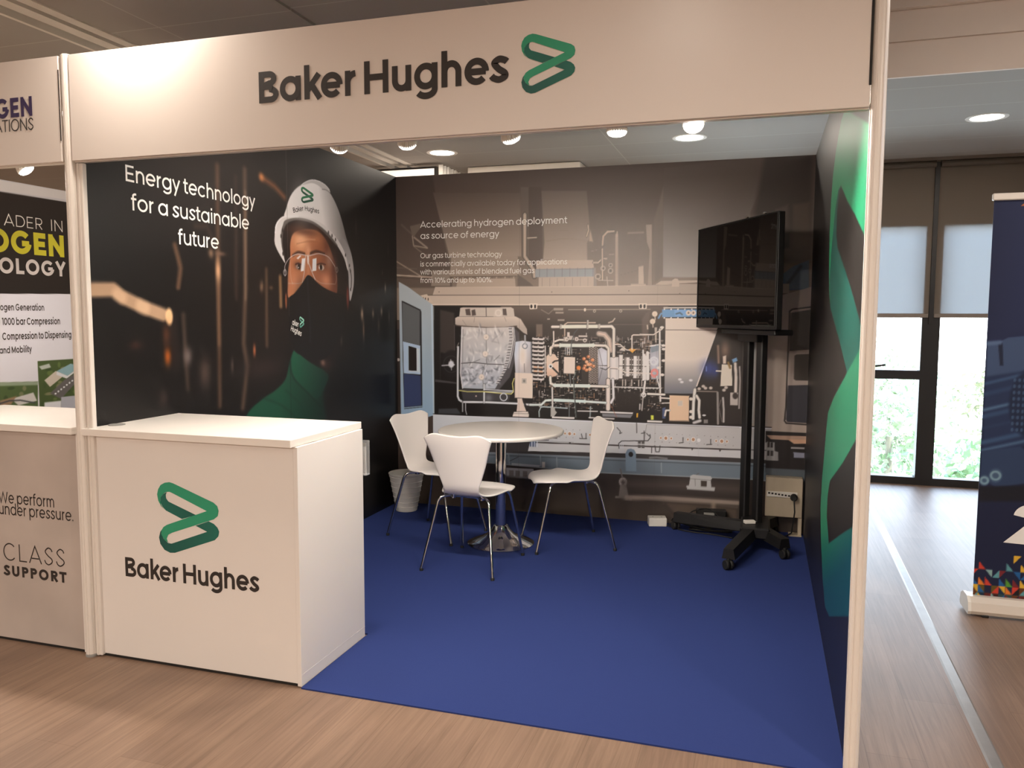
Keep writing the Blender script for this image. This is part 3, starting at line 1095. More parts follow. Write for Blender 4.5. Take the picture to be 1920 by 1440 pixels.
# ---------------------------------------------------------------- counters
def counter(name, x0, x1, label, front_mat, side=True):
    t = thing(name, label, 'counter', ((x0 + x1) / 2, .275, 0))
    c = t.location

    def L(mb_, nm, m, sm=None):
        return at_parent(mb_.build(nm, m, None, sm), t)
    L(MB().rbox(x0 + .002, x1 - .02, .015, .033, .012, .953, .001), 'front_panel', front_mat)
    L(MB().rbox(x1 - .018, x1, .009, .535, .004, .955, .001).box(x1 - .0005, x1 + .0006, .01, .535, .05, .0515), 'side_panel', M['laminate'])
    L(MB().rbox(x0, x0 + .018, .034, .535, .004, .955, .001), 'side_panel', M['laminate'])
    L(MB().box(x0 + .019, x1 - .019, .05, .5, .03, .048).box(x0 + .019, x1 - .019, .05, .5, .48, .498), 'shelf', M['laminate'])
    L(MB().rbox(x0 - .022, x1 - .012, -.018, .548, .956, .986, .0015), 'top', M['laminate_edge'])
    L(MB().box(x0 + .01, x1 - .022, .017, .04, .001, .012), 'plinth_gap', M['slot'])
    return t


ct = counter('reception_counter', .014, 1.013, 'white reception counter with green emblem and charcoal company name', M['laminate'])
FC = Frame((0, .015, 0), (1, 0, 0), (0, 0, 1))
mb = MB()
lt = [(0.166,0.35),(0.825,0.36),(0.169,0.422),(0.169,0.424)]
write(mb, FC, 'Baker Hughes', lt[0][0], (lt[0][1] + lt[1][1]) / 2 + .008, .118, .13, lt[1][0] - lt[0][0], track=-.022)
at_parent(mb.build('lettering', M['charcoal_ink']), ct)
eb = [(0.338,0.511),(0.645,0.592),(0.425,0.78),(0.413,0.478)]
mb = MB()
emblem(mb, FC, eb[0][0], eb[3][1], eb[1][0] - eb[0][0], eb[2][1] - eb[3][1], GL, GM, GD)
at_parent(mb.build('emblem', M['print']), ct)
at_parent(MB().lathe([(.034, 0), (.034, .003), (.026, .0035), (.024, .001), (0, .001)], 28, c=(.06, .115, .986)).build('cable_grommet', M['grey'], None, 40), ct)
nfront = mat('marbled_warm_grey', (184, 172, 165), .5, vary=.28, scale=2.4)
nc = counter('reception_counter', -1.06, -.04, 'grey marbled counter of the neighbouring stand, cut by the left edge', nfront)
for s, pt, em, wt, w in (('We perform', [(-0.192,0.628),(-0.51,0.622)], .072, .085, 1), ('under pressure.', [(-0.091,0.576),(-0.513,0.578)], .072, .085, 1),
                         ('CLASS', [(-0.138,0.369),(-0.501,0.369)], .112, .05, 1), ('SUPPORT', [(-0.137,0.299),(-0.503,0.301)], .068, .17, 1)):
    mb = MB()
    tr = .10 if s in ('CLASS', 'SUPPORT') else .02
    write(mb, FC, s, pt[0][0], pt[0][1], em, wt, pt[0][0] - pt[1][0], track=tr, right=True)
    at_parent(mb.build('lettering', M['charcoal_ink']), nc)
# ================================================================ LED bulbs on arms behind the fascia
def bulb(loc, aim, label, rail_x=None):
    """finned bulb at loc (its glowing face), pointing along aim"""
    t = thing('led_spotlight', label, 'spotlight', loc, 0, 'LED bulbs hanging behind the fascias')
    d = Vector(aim).normalized()
    M4 = d.to_track_quat('Z', 'Y').to_matrix().to_4x4()
    MB().lathe([(.0365, -.002), (.035, .006), (.029, .013), (.016, .018), (0, .020)], 28, M=M4).build('lens', M['bulb_glow'], t, 60)
    MB().lathe([(.013, -.075), (.020, -.066), (.0235, -.05), (.033, -.026), (.0395, -.008), (.0395, 0)], 48, M=M4, fin=.14).build('heat_sink', M['plastic_white'], t)
    s = MB().lathe([(.0155, -.125), (.0165, -.08), (.014, -.074)], 20, M=M4)
    s.build('socket', M['grey'], t, 40)
    back = d * -.12
    top = Vector((0, .035 - loc[1], 2.40 - loc[2]))
    a = MB().tube([back, back + Vector((0, -.02, .05)), Vector((0, .15 - loc[1], 2.40 - loc[2])), top], .006, 8)
    a.box(-.02, .02, top.y - .012, top.y + .012, top.z - .03, top.z + .03)
    a.build('arm', M['plastic_white'], t, 40)
    ld = bpy.data.lights.new('bulb_lamp', 'SPOT')
    ld.energy = BULB_POWER * 12.0
    ld.color = BULB_WHITE
    ld.spot_size = math.radians(165)
    ld.spot_blend = .6
    ld.shadow_soft_size = .05
    o = bpy.data.objects.new('bulb_lamp', ld)
    COL.objects.link(o)
    o.parent = t
    o.location = d * .05
    o.rotation_euler = (-d).to_track_quat('Z', 'Y').to_euler()
    return t


bulb((1.015, .36, 2.150), (-.45, .60, -.7), 'first LED bulb from the left under the large fascia, aimed at the left wall')
bulb((1.318, .37, 2.146), (-.15, .60, -.8), 'second LED bulb from the left under the large fascia')
bulb((1.755, .37, 2.142), (.16, .50, -.85), 'third LED bulb from the left, in the middle of the large fascia')
bulb((2.165, .37, 2.140), (.0, .10, -1), 'fourth LED bulb, hanging straight down with its whole fluted body in view')
bulb((2.443, .36, 2.145), (.15, -.55, -.75), 'fifth LED bulb at the right, tilted so its bright face shows')
bulb((-.66, .37, 2.143), (.45, .35, -.75), 'LED bulb under the neighbouring fascia at the left edge')

# ================================================================ round table
tb = thing('round_table', 'round white table on a chrome pillar and flared chrome foot', 'table', (1.135, 2.145, 0))
MB().lathe([(0, .715), (.38, .715), (.393, .718), (.398, .726), (.398, .735), (.393, .741), (.38, .742), (0, .742)], 96).build('tabletop', M['table_white'], tb, 40)
MB().lathe([(.034, .11), (.034, .708), (.10, .711), (.10, .7155)], 40).build('pillar', M['chrome'], tb, 40)
MB().lathe([(.214, .006), (.214, .012), (.205, .019), (.17, .032), (.12, .052), (.085, .072), (.062, .095), (.052, .112), (.046, .124), (.034, .126)], 72).build('foot', M['chrome'], tb, 40)

# ================================================================ chairs
def shell_mesh():
    prof = [(.236, .420), (.230, .430), (.212, .440), (.18, .446), (.10, .449), (0, .441), (-.09, .433), (-.14, .437), (-.172, .455), (-.192, .49), (-.203, .54), (-.217, .61), (-.234, .69), (-.249, .76), (-.257, .800)]
    half = [.070, .108, .148, .182, .205, .202, .170, .137, .112, .115, .132, .157, .182, .203, .212]
    path = spline(prof, 4)
    hs = [p[1] for p in spline([(i, q) for i, q in enumerate(half)], 4)]
    n, nw = len(path), 21
    vs, fs = [], []
    for i, (y, z) in enumerate(path):
        s = i / (n - 1)
        back = max(0.0, min(1.0, (s - .55) / .25))
        for j in range(nw):
            e = -1 + 2 * j / (nw - 1)
            x = e * hs[i]
            dy = back * (.022 * e * e)                      # back hugs the sitter
            dz = (1 - back) * (.006 if y < .05 else -.010) * e * e
            yy, zz = y + dy, z + dz
            if s > .85:                                      # top edge dips in the middle, corners rounded
                k = ((s - .85) / .15) ** 1.5
                c = max(0, abs(e) - .60) / .40
                zz -= k * (.012 * .5 * (1 + math.cos(PI * min(1, abs(e) / .72))) + .036 * c * c)
            vs.append((x, yy, zz))
    for i in range(n - 1):
        for j in range(nw - 1):
            k = i * nw + j
            fs.append((k, k + nw, k + nw + 1, k + 1))
    return vs, fs


def make_chair(loc, rz, label):
    t = thing('shell_chair', label, 'chair', loc, rz, 'white shell chairs around the round table')
    vs, fs = shell_mesh()
    s = MB().add(vs, fs).build('seat_shell', M['chair_white'], t, 180)
    so = s.modifiers.new('thickness', 'SOLIDIFY')
    so.thickness = .011
    so.offset = 0
    sb = s.modifiers.new('smooth', 'SUBSURF')
    sb.levels = sb.render_levels = 1
    fr = MB()
    for sx in (-1, 1):
        fr.tube([(sx * .09, -.12, .419), (sx * .09, .10, .419)], .008, 8)
    for y in (-.10, .08):
        fr.tube([(-.10, y, .419), (.10, y, .419)], .008, 8)
    fr.lathe([(.016, .405), (.016, .428)], 12, c=(.09, -.10, 0)).lathe([(.016, .405), (.016, .428)], 12, c=(-.09, -.10, 0))
    fr.build('underframe', M['chrome'], t, 40)
    for sx, sy in ((-1, -1), (1, -1), (-1, 1), (1, 1)):
        top = (sx * .09, sy * .09, .419)
        ex, ey = sx * (.222 if sy < 0 else .205), sy * (.247 if sy < 0 else .25)
        p = [top, (sx * .125, sy * .122, .419), (sx * .146, sy * .142, .413), (sx * .158, sy * .154, .395), (sx * .163, sy * .162, .37), (ex, ey, .012)]
        sp = p[:1] + spline(p[1:5], 4) + [p[5]]
        l = MB().tube(sp, .0085, 12).build('leg', M['chrome'], t, 60)
        MB().lathe([(.0105, 0), (.0105, .014), (.009, .016)], 14, c=(ex, ey, 0)).build('glide', M['rubber'], l, 40)
    return t


chair = make_chair((1.12, 1.70, .006), math.atan2(-.087, 1), 'white shell chair in front of the table, turned with its back to the viewer')
copy_thing(chair, (.66, 2.24, .006), math.atan2(-.97, -.23), 'white shell chair at the left of the table, next to the waste bin')
copy_thing(chair, (1.54, 2.275, .006), math.atan2(.874, -.486), 'white shell chair at the right of the table, seen from its side')

# ================================================================ waste bin
wb_ = thing('waste_bin', 'white ribbed plastic waste bin by the dark left wall', 'bin', (.195, 2.75, .006))
pr = [(.074, 0), (.078, .004)]
for k in range(1, 8):
    z = .038 * k
    r = .078 + .052 * z / .285
    pr += [(r - .001, z - .006), (r + .0022, z - .003), (r - .0008, z)]
pr += [(.1275, .272), (.131, .275), (.131, .283), (.1255, .284), (.121, .26), (.074, .006), (0, .006)]
MB().lathe(pr, 56).build('bucket', M['plastic_white'], wb_, 30)
MB().lathe([(.1268, .283), (.1312, .279), (.133, .283), (.1312, .287), (.1262, .286)], 56).build('rim', M['plastic_white'], wb_, 60)

# ================================================================ television on a wheeled stand
dirv = Vector((.485, -.875, 0)).normalized()          # along the screen, wall end to viewer end
nrm = Vector((dirv.y, -dirv.x, 0))                    # out of the glass, towards the table
TVC = Vector((2.515, 2.508, 0))
TM = Matrix(((dirv.x, nrm.x * -1, 0, TVC.x), (dirv.y, nrm.y * -1, 0, TVC.y), (0, 0, 1, 0), (0, 0, 0, 1)))   # local x along, y behind, z up
HW = .512
tv = thing('television', 'large black flat television on the wheeled stand, its left edge at the back wall', 'television', TVC)


def TL_(mb_, nm, m, t, sm=None):
    o = mb_.build(nm, m, None, sm)
    return at_parent(o, t)


TL_(MB().rbox(-HW, HW, .006, .045, 1.385, 2.040, .004, M=TM), 'casing', M['black'], tv)
TL_(MB().rbox(-HW + .25, HW - .2, .045, .085, 1.40, 1.80, .01, M=TM), 'rear_housing', M['black'], tv)
TL_(MB().box(-HW + .008, HW - .010, .0035, .0062, 1.405, 2.032, M=TM), 'screen', M['black_gloss'], tv)
b = MB().rbox(-HW, HW, 0, .007, 2.032, 2.040, .001, M=TM).rbox(-HW, HW, 0, .007, 1.385, 1.405, .001, M=TM)
b.rbox(-HW, -HW + .008, 0, .007, 1.405, 2.032, .001, M=TM).rbox(HW - .010, HW, 0, .007, 1.405, 2.032, .001, M=TM)
TL_(b, 'bezel', M['black'], tv)
for sx in (.12, .33):
    TL_(MB().lathe([(0, .0), (.010, .003), (.012, .012), (.006, .018), (0, .019)], 14, c=(sx, .02, 2.038), M=TM), 'mounting_screw', M['chrome'], tv, 40)

st = thing('television_stand', 'black wheeled stand with two posts carrying the television', 'stand', TVC)
for s in (-.170, -.002):
    TL_(MB().rbox(s - .034, s + .034, .19, .235, .10, 1.75, .008, M=TM), 'post', M['black'], st)
TL_(MB().rbox(-.21, .04, .15, .19, 1.30, 1.36, .005, M=TM).rbox(-.30, .30, .085, .12, 1.50, 1.56, .004, M=TM).rbox(-.30, .30, .085, .12, 1.68, 1.74, .004, M=TM)
    .rbox(-.2, -.14, .11, .20, 1.48, 1.75, .004, M=TM).rbox(-.03, .03, .11, .20, 1.48, 1.75, .004, M=TM), 'bracket', M['black'], st)
TL_(MB().rbox(-.20, .46, .03, .15, 1.352, 1.384, .006, M=TM), 'shelf', M['black'], st)
Ti = TM.inverted()


def beam(p, q, w, h, z0, z1):
    """tapering leg from p (height z0) to q (height z1), world coordinates"""
    p, q = Vector((*p, 0)), Vector((*q, 0))
    d = (q - p).normalized()
    s = Vector((-d.y, d.x, 0)) * w / 2
    vs = []
    for c, z, k in ((p, z0, 1), (q, z1, .82)):
        vs += [c - s * k + Vector((0, 0, z - h / 2)), c + s * k + Vector((0, 0, z - h / 2)), c + s * k * .7 + Vector((0, 0, z + h / 2)), c - s * k * .7 + Vector((0, 0, z + h / 2))]
    return MB().add(vs, [(0, 3, 2, 1), (4, 5, 6, 7), (0, 1, 5, 4), (1, 2, 6, 5), (2, 3, 7, 6), (3, 0, 4, 7)])


hub = (2.690, 2.60)
TL_(MB().rbox(2.60, 2.78, 2.44, 2.78, .085, .155, .01), 'hub', M['black'], st)
for fx, fy in ((2.55, 2.03), (2.865, 2.35), (2.17, 2.825), (2.80, 2.91)):
    lg = TL_(beam(hub, (fx, fy), .095, .06, .125, .098), 'leg', M['black'], st)
    c = MB()
    for s in (-.014, .014):
        c.lathe([(.0, -.009), (.026, -.009), (.029, -.005), (.029, .005), (.026, .009), (0, .009)], 24,
                M=Matrix.Translation((fx, fy, .036)) @ Matrix.Rotation(.6, 4, 'Z') @ Matrix.Translation((s, 0, 0)) @ Matrix.Rotation(PI / 2, 4, 'Y'))
    c.lathe([(.011, .03), (.011, .075)], 12, c=(fx, fy, 0))
    o = c.build('caster', M['rubber'], None, 40)
    o.parent = lg
    o.matrix_parent_inverse = Matrix()

# ================================================================ small things around the stand
t = thing('socket_box', 'small white socket box lying on the carpet in front of the back wall', 'socket', (2.035, 2.90, .006), .25)
MB().rbox(-.062, .062, -.045, .045, 0, .058, .004).build('housing', M['plastic_white'], t)
for x in (-.03, .03):
    MB().lathe([(0, .0585), (.006, .0588), (.0065, .0582)], 14, c=(x, 0, 0)).build('screw', M['grey'], t)
eb_ = thing('electrical_box', 'beige electrical box on the back wall near the right corner, with a plug in it', 'electrical box', (2.866, 2.945, 0))
MB().rbox(-.117, .117, -.045, .035, .128, .392, .004).build('housing', M['beige'], eb_)
MB().rbox(-.108, .085, -.053, -.046, .262, .300, .002).build('socket_strip', M['plastic_white'], eb_)
b = MB()
for k in range(7):
    b.box(-.10 + .021 * k, -.087 + .021 * k, -.0545, -.053, .282 - .002 * k, .293 - .002 * k)
b.build('socket_slots', M['slot'], eb_)
tag(MB().lathe([(.012, 0), (.022, .008), (.024, .03), (.015, .05), (0, .05)], 20, M=Matrix.Translation((2.928, 2.8915, .272)) @ Matrix.Rotation(PI / 2, 4, 'X')).tube(
    [(2.928, 2.85, .268), (2.93, 2.835, .24), (2.935, 2.845, .18), (2.93, 2.87, .11), (2.92, 2.88, .03), (2.88, 2.84, .014), (2.83, 2.78, .013)], .0045, 8)
    .build('power_plug', M['rubber'], None, 40), 'black mains plug with its lead in the beige electrical box', 'plug')
t = thing('cable_channel', 'beige metal angle standing below the electrical box in the corner', 'cable duct', (2.972, 2.93, .006))
MB().rbox(-.012, .012, -.02, .04, 0, .121, .002).build('upright', M['beige'], t)
MB().rbox(-.07, .012, -.05, .04, 0, .008, .002).build('base_plate', M['beige'], t)
# coil of black leads beside the stand
b = MB()
q = random.Random(3)
pts = []
for k in range(120):
    a = k * .42
    pts.append((2.37 + (.155 + .03 * math.sin(k * .7)) * math.cos(a) + .06 * math.sin(k * .05), 2.84 + .07 * math.sin(a), .016 + .0006 * k + .006 * math.sin(a * 1.7)))
b.tube(pts, .005, 6)
b.tube(spline([(2.12, 2.86, .03), (2.2, 2.84, .06), (2.28, 2.87, .13), (2.38, 2.88, .15), (2.46, 2.84, .10), (2.44, 2.8, .05), (2.34, 2.8, .03)], 6), .0045, 6)
b.tube(spline([(2.105, 2.895, .012), (2.14, 2.86, .012), (2.25, 2.78, .012), (2.42, 2.75, .012), (2.55, 2.70, .012)], 6), .0045, 6)
tag(b.build('cable_coil', M['rubber'], None, 60), 'tangle of black leads on the carpet beside the wheeled stand', 'cable')
t = thing('power_brick', 'black power brick lying among the leads by the back wall', 'power supply', (2.40, 2.90, .10), .1)
MB().rbox(-.10, .10, -.035, .035, .0, .045, .006).build('housing', M['black'], t)
MB().box(-.05, .02, -.036, -.0352, .012, .030).build('rating_label', M['grey'], t)
t = thing('power_adapter', 'small white adapter lying on the foot of the wheeled stand', 'adapter', (2.655, 2.555, .1555), .4)
MB().rbox(-.034, .034, -.018, .018, 0, .02, .003).build('housing', M['plastic_white'], t)
MB().tube([(.034, 0, .01), (.045, 0, .009)], .0035, 8).build('plug_lead', M['grey'], t)
# clear leaflet holder behind the counter
t = thing('leaflet_holder', 'clear leaflet holder with a grey leaflet behind the white counter', 'leaflet holder', (.975, .57, .745))
clear = mat('clear_acrylic', (235, 238, 240), .08)
clear.node_tree.nodes['Principled BSDF'].inputs['Alpha'].default_value = .25
MB().box(-.06, .052, -.03, -.027, 0, .13).box(-.06, .052, .0, .003, .0, .155).box(-.06, .052, -.03, 0, 0, .004).build('pocket', clear, t)
MB().box(-.05, .046, -.022, -.018, .006, .145).build('leaflet', M['grey'], t)
# ================================================================ printed partition walls
def wall(name, label, cat='partition wall'):
    return thing(name, label, cat, (0, 0, 0))


lw = wall('partition_wall', 'dark printed side wall with a helmeted worker, left side of the stand')
MB().box(-.012, .0185, .022, 3.01, .006, 2.5).build('core', M['plastic_white'], lw)
e = MB().rbox(.0125, .046, .0, .024, .006, fbot - .006, .003)
e.rbox(.021, .030, -.003, .003, .006, fbot - .006, .001)
e.build('edge_profile', M['aluminium'], lw)
bw = wall('partition_wall', 'printed back wall with a large gas turbine photograph')
MB().box(.0205, 2.995, 2.9815, 3.02, .006, 2.5).build('core', M['plastic_white'], bw)
rw = wall('partition_wall', 'dark printed side wall with a huge green emblem, right side of the stand')
MB().box(2.9975, 3.022, .024, 3.02, .006, 2.5).build('core', M['plastic_white'], rw)
INK = 1.12          # printed tones are laid down a little lighter or darker by this


def axis(*spans):
    """sample positions: (start, stop, step) spans joined"""
    out = []
    for a, b, s in spans:
        out += list(np.linspace(a, b, max(2, int(round((b - a) / s)) + 1)))[(1 if out else 0):]
    return out


# ================================================================ left wall: worker with helmet in a dark plant
P = Print(axis((.022, 1.45, .0055), (1.45, 2.45, .0036), (2.45, 2.98, .006)), axis((.006, .85, .02), (.85, 2.5, .0042)), (14, 11, 10))
P.glow((.9, 2.35), .9, .5, (46, 38, 33), .75)  # pale upper haze, partly gloss reflection, inked into the print
P.glow((1.3, 1.6), .35, .6, (34, 25, 21), .7)
P.glow((.35, 1.45), .35, .35, (12, 9, 8), .6)
P.glow((2.75, 1.9), .4, .6, (14, 11, 11), .7)
for pts, w, c, a in (([(0.887,2.216),(0.874,1.738),(0.856,0.988)], .030, (96, 70, 52), .75), ([(0.871,1.776),(0.863,1.311)], .018, (120, 88, 64), .7), ([(1.115,2.235),(1.097,1.61),(1.068,1.304),(1.097,1.18),(1.046,0.957)], .034, (98, 76, 60), .75),
                     ([(1.115,2.116),(1.095,1.549)], .012, (150, 122, 100), .55), ([(1.035,2.183),(1.015,1.547)], .022, (58, 43, 36), .8), ([(1.292,1.712),(1.281,1.287)], .022, (104, 80, 60), .8),
                     ([(1.426,1.676),(1.428,1.512)], .022, (196, 148, 100), .8), ([(0.601,1.457),(0.608,1.246),(0.617,1.097)], .022, (84, 66, 54), .7), ([(0.557,1.788),(0.593,1.683),(0.571,1.592)], .022, (126, 90, 64), .75),
                     ([(1.259,2.224),(1.393,2.188),(1.486,2.142)], .030, (150, 92, 56), .7), ([(0.528,1.448),(0.543,1.213)], .05, (36, 26, 22), .6), ([(0.708,1.893),(0.793,1.901),(0.875,1.776)], .02, (70, 54, 44), .6)):
    P.line(pts, w, c, .03, a)
P.glow([(0.871,1.684)][0], .02, .05, (206, 156, 116), .85)
P.glow([(0.819,1.77)][0], .02, .025, (150, 118, 92), .7)
P.glow([(0.898,1.773)][0], .04, .012, (120, 92, 74), .7)
P.line([(0.02,1.561),(0.167,1.567),(0.214,1.537),(0.335,1.494),(0.465,1.459)], .062, (172, 138, 108), .02, .95)
P.line([(0.187,1.547),(0.214,1.534)], .055, (214, 176, 140), .03, .5)
P.line([(0.324,1.499),(0.349,1.489)], .06, (214, 176, 140), .03, .5)
P.ell([(0.503,1.45)][0], .024, .040, (222, 176, 128), .5, .95)
for q, rx, ry, c in (([(0.485,1.261)], .022, .042, (168, 84, 26)), ([(0.481,1.364)], .026, .05, (72, 40, 24)), ([(1.163,1.262)], .012, .034, (196, 110, 66)), ([(0.624,1.256)], .03, .045, (104, 90, 84)),
                     ([(0.746,1.167)], .045, .08, (76, 60, 52)), ([(0.966,1.188)], .012, .04, (84, 72, 64)), ([(0.286,1.322)], .04, .02, (52, 30, 24)), ([(0.447,1.067)], .03, .04, (48, 36, 32)),
                     ([(1.244,1.615)], .02, .03, (120, 92, 70)), ([(1.334,1.613)], .02, .012, (96, 74, 56)), ([(1.267,2.22)], .022, .022, (206, 128, 72))):
    P.glow(q[0], rx, ry, c, .85)
P.glow([(1.244,1.16)][0], .22, .06, (50, 38, 34), .7)
for q, rx, ry, c, a in (([(2.418,1.465)], .020, .045, (190, 160, 132), .9), ([(2.438,1.353)], .014, .075, (150, 124, 102), .8), ([(2.584,1.469)], .016, .034, (160, 138, 118), .8), ([(2.719,1.486)], .016, .034, (170, 148, 128), .8),
                        ([(2.671,1.383)], .016, .055, (96, 84, 74), .8), ([(2.785,1.661)], .012, .036, (176, 158, 138), .8), ([(2.741,1.77)], .006, .02, (110, 100, 90), .7), ([(2.843,1.445)], .01, .05, (120, 104, 92), .7),
                        ([(2.123,1.289)], .018, .036, (88, 78, 64), .8), ([(2.347,2.058)], .016, .06, (54, 44, 38), .8), ([(2.838,1.949)], .01, .05, (60, 50, 44), .7), ([(2.915,1.028)], .012, .03, (70, 70, 76), .6)):
    P.glow(q[0], rx, ry, c, a)
# jacket, neck
GJ = (20, 74, 52)
P.blob([(1.042,0.875),(1.112,0.939),(1.237,0.99),(1.358,1.027),(1.462,1.085),(1.506,1.183),(1.563,1.252),(1.644,1.207),(1.765,1.154),(1.93,1.106),(2.019,1.137),(2.032,0.899),(2.076,0.73),(1.041,0.854)], GJ, .02, 1, (12, 36, 28), [(1.427,1.071),(1.986,0.991)])
P.poly([(1.897,1.156),(2.089,1.171),(2.177,0.704),(1.93,0.736),(1.884,0.926)], (15, 13, 13), .05)
P.blob([(1.563,1.252),(1.644,1.207),(1.765,1.152),(1.918,1.094),(1.945,1.043),(1.82,0.932),(1.711,0.976),(1.566,1.072),(1.525,1.166)], (24, 86, 60), .012, 1, (15, 52, 40), [(1.55,1.175),(1.893,1.035)])
P.curve([(1.509,1.178),(1.542,1.085),(1.7,0.977),(1.842,0.882)], .012, (10, 38, 28), .014, .8)
P.curve([(1.237,0.99),(1.421,0.927),(1.578,0.829)], .010, (12, 48, 34), .02, .7)
P.curve([(1.464,1.012),(1.623,0.905),(1.683,0.793)], .014, (14, 52, 38), .02, .6)
P.blob([(1.538,1.402),(2.098,1.446),(2.052,1.16),(1.918,1.112),(1.761,1.158),(1.634,1.215),(1.563,1.254)], (20, 14, 13), .02)
P.glow([(1.887,1.154)][0], .034, .022, (150, 114, 98), .9, -.3)
P.glow([(1.943,1.141)][0], .05, .05, (70, 48, 40), .5)
# head in the helmet's shade
P.blob([(1.465,1.774),(1.454,1.903),(1.5,1.972),(1.629,2.032),(1.787,2.045),(1.988,1.996),(2.148,1.892),(2.22,1.767),(2.235,1.617),(2.194,1.521),(2.046,1.575),(1.506,1.538),(1.474,1.677)], (30, 19, 16), .012)
SK = (186, 116, 78)
P.blob([(1.535,1.803),(1.537,1.878),(1.568,1.937),(1.639,1.967),(1.752,1.985),(1.851,1.981),(1.931,1.95),(1.994,1.889),(2.046,1.812),(2.077,1.75),(2.069,1.593),(1.941,1.617),(1.84,1.658),(1.73,1.695),(1.662,1.651),(1.515,1.559),(1.504,1.645),(1.513,1.728)], SK, .014, 1, (112, 60, 40), [(1.668,1.821),(2.08,1.796)])
P.glow([(1.652,1.909)][0], .080, .062, (240, 178, 134), .9)
P.glow([(1.833,1.946)][0], .06, .05, (196, 126, 84), .6)
P.glow([(1.688,1.967)][0], .17, .026, (84, 46, 31), .8)
P.glow([(1.959,1.896)][0], .04, .08, (92, 50, 34), .6)
P.curve([(1.624,1.902),(1.702,1.919),(1.816,1.927)], .006, (214, 160, 122), .01, .6)
P.curve([(1.608,1.884),(1.718,1.906),(1.849,1.916)], .005, (150, 92, 62), .01, .5)
P.glow([(1.735,1.852)][0], .03, .035, (222, 160, 124), .7)
P.glow([(1.578,1.665)][0], .045, .045, (206, 134, 98), .8)
P.glow([(1.943,1.68)][0], .07, .05, (218, 146, 110), .85)
P.glow([(2.045,1.757)][0], .04, .12, (88, 48, 34), .8)
P.glow([(1.731,1.74)][0], .02, .05, (196, 128, 92), .8)
P.curve([(1.563,1.812),(1.622,1.835),(1.692,1.831)], .014, (56, 34, 26), .014, .9)
P.curve([(1.76,1.838),(1.83,1.857),(1.924,1.847)], .015, (58, 36, 28), .014, .9)
for k in range(16):
    p0 = [(1.764,1.837),(1.924,1.85)]
    t = k / 15
    x = p0[0][0] + (p0[1][0] - p0[0][0]) * t
    P.line([(x, p0[0][1]), (x + .006, p0[0][1] + .016)], .002, (90, 62, 48), .003, .7)
P.glow([(1.619,1.757)][0], .045, .022, (84, 50, 38), .85)
P.glow([(1.886,1.766)][0], .05, .024, (110, 68, 50), .85)
P.ell([(1.619,1.747)][0], .026, .014, (150, 128, 116), .4)
P.ell([(1.628,1.749)][0], .014, .017, (34, 22, 18), .4)
P.ell([(1.622,1.744)][0], .004, .004, (235, 230, 225), .5)
P.ell([(1.884,1.759)][0], .034, .018, (186, 168, 156), .4)
P.ell([(1.88,1.761)][0], .017, .019, (62, 46, 38), .35)
P.ell([(1.88,1.761)][0], .008, .009, (16, 12, 11), .5)
P.ell([(1.86,1.756)][0], .004, .007, (240, 236, 232), .5)
P.curve([(1.83,1.773),(1.881,1.785),(1.938,1.78)], .006, (60, 36, 28), .006, .9)
P.curve([(1.589,1.761),(1.622,1.769),(1.653,1.763)], .006, (52, 32, 26), .006, .9)
for pts, w, a in (([(1.473,1.709),(1.481,1.751),(1.53,1.795),(1.606,1.822),(1.691,1.823),(1.734,1.821),(1.783,1.831),(1.863,1.844),(1.969,1.832),(2.031,1.793),(2.074,1.757)], .005, .9), ([(1.702,1.82),(1.69,1.738),(1.662,1.658)], .006, .9), ([(1.739,1.775),(1.773,1.725),(1.808,1.681)], .007, .95),
                  ([(1.53,1.787),(1.538,1.68),(1.557,1.643)], .0035, .6), ([(1.507,1.645),(1.615,1.648),(1.665,1.658)], .004, .55), ([(1.808,1.681),(1.891,1.66),(2.049,1.661)], .004, .5), ([(2.052,1.767),(2.072,1.704),(2.058,1.661)], .005, .5)):
    P.curve(pts, w, (206, 196, 190), .004, a)
P.poly([(1.661,1.8),(1.699,1.805),(1.68,1.727),(1.646,1.722)], (238, 232, 228), .006)
P.poly([(1.782,1.805),(1.828,1.814),(1.823,1.736),(1.776,1.73)], (240, 236, 232), .006)
P.poly([(1.602,1.798),(1.64,1.819),(1.655,1.815),(1.62,1.793)], (232, 224, 220), .006, .9)
P.ell([(1.73,1.798)][0], .012, .030, (226, 208, 198), .5, .9)
P.glow([(1.982,1.808)][0], .04, .05, (214, 190, 178), .35)
for q in ([(1.477,1.706)], [(2.077,1.755)]):
    P.ring(q[0], .016, .005, (196, 188, 184), .004, .8)
    P.line([(q[0][0], q[0][1] - .02), (q[0][0] + .004, q[0][1] + .02)], .006, (200, 192, 188), .004, .7)
P.ell([(2.074,1.757)][0], .02, .035, (60, 40, 34), .5, .5)
P.ell([(2.218,1.574)][0], .016, .075, (128, 54, 42), .6, .8)
P.ell([(1.482,1.542)][0], .009, .045, (150, 84, 54), .5, .9)
# mask
P.blob([(1.509,1.556),(1.598,1.597),(1.675,1.665),(1.707,1.694),(1.733,1.704),(1.775,1.692),(1.84,1.658),(1.941,1.626),(2.058,1.604),(2.158,1.594),(2.195,1.573),(2.185,1.474),(2.136,1.371),(2.037,1.252),(1.927,1.184),(1.799,1.177),(1.647,1.213),(1.552,1.253),(1.514,1.355),(1.506,1.472)], (13, 12, 13), .007)
P.curve([(1.72,1.679),(1.725,1.568),(1.739,1.403),(1.739,1.294)], .016, (40, 42, 48), .018, .75)
P.glow([(1.641,1.515)][0], .06, .14, (22, 22, 25), .6)
P.curve([(1.752,1.689),(1.856,1.646),(2.047,1.597)], .004, (40, 36, 36), .005, .6)
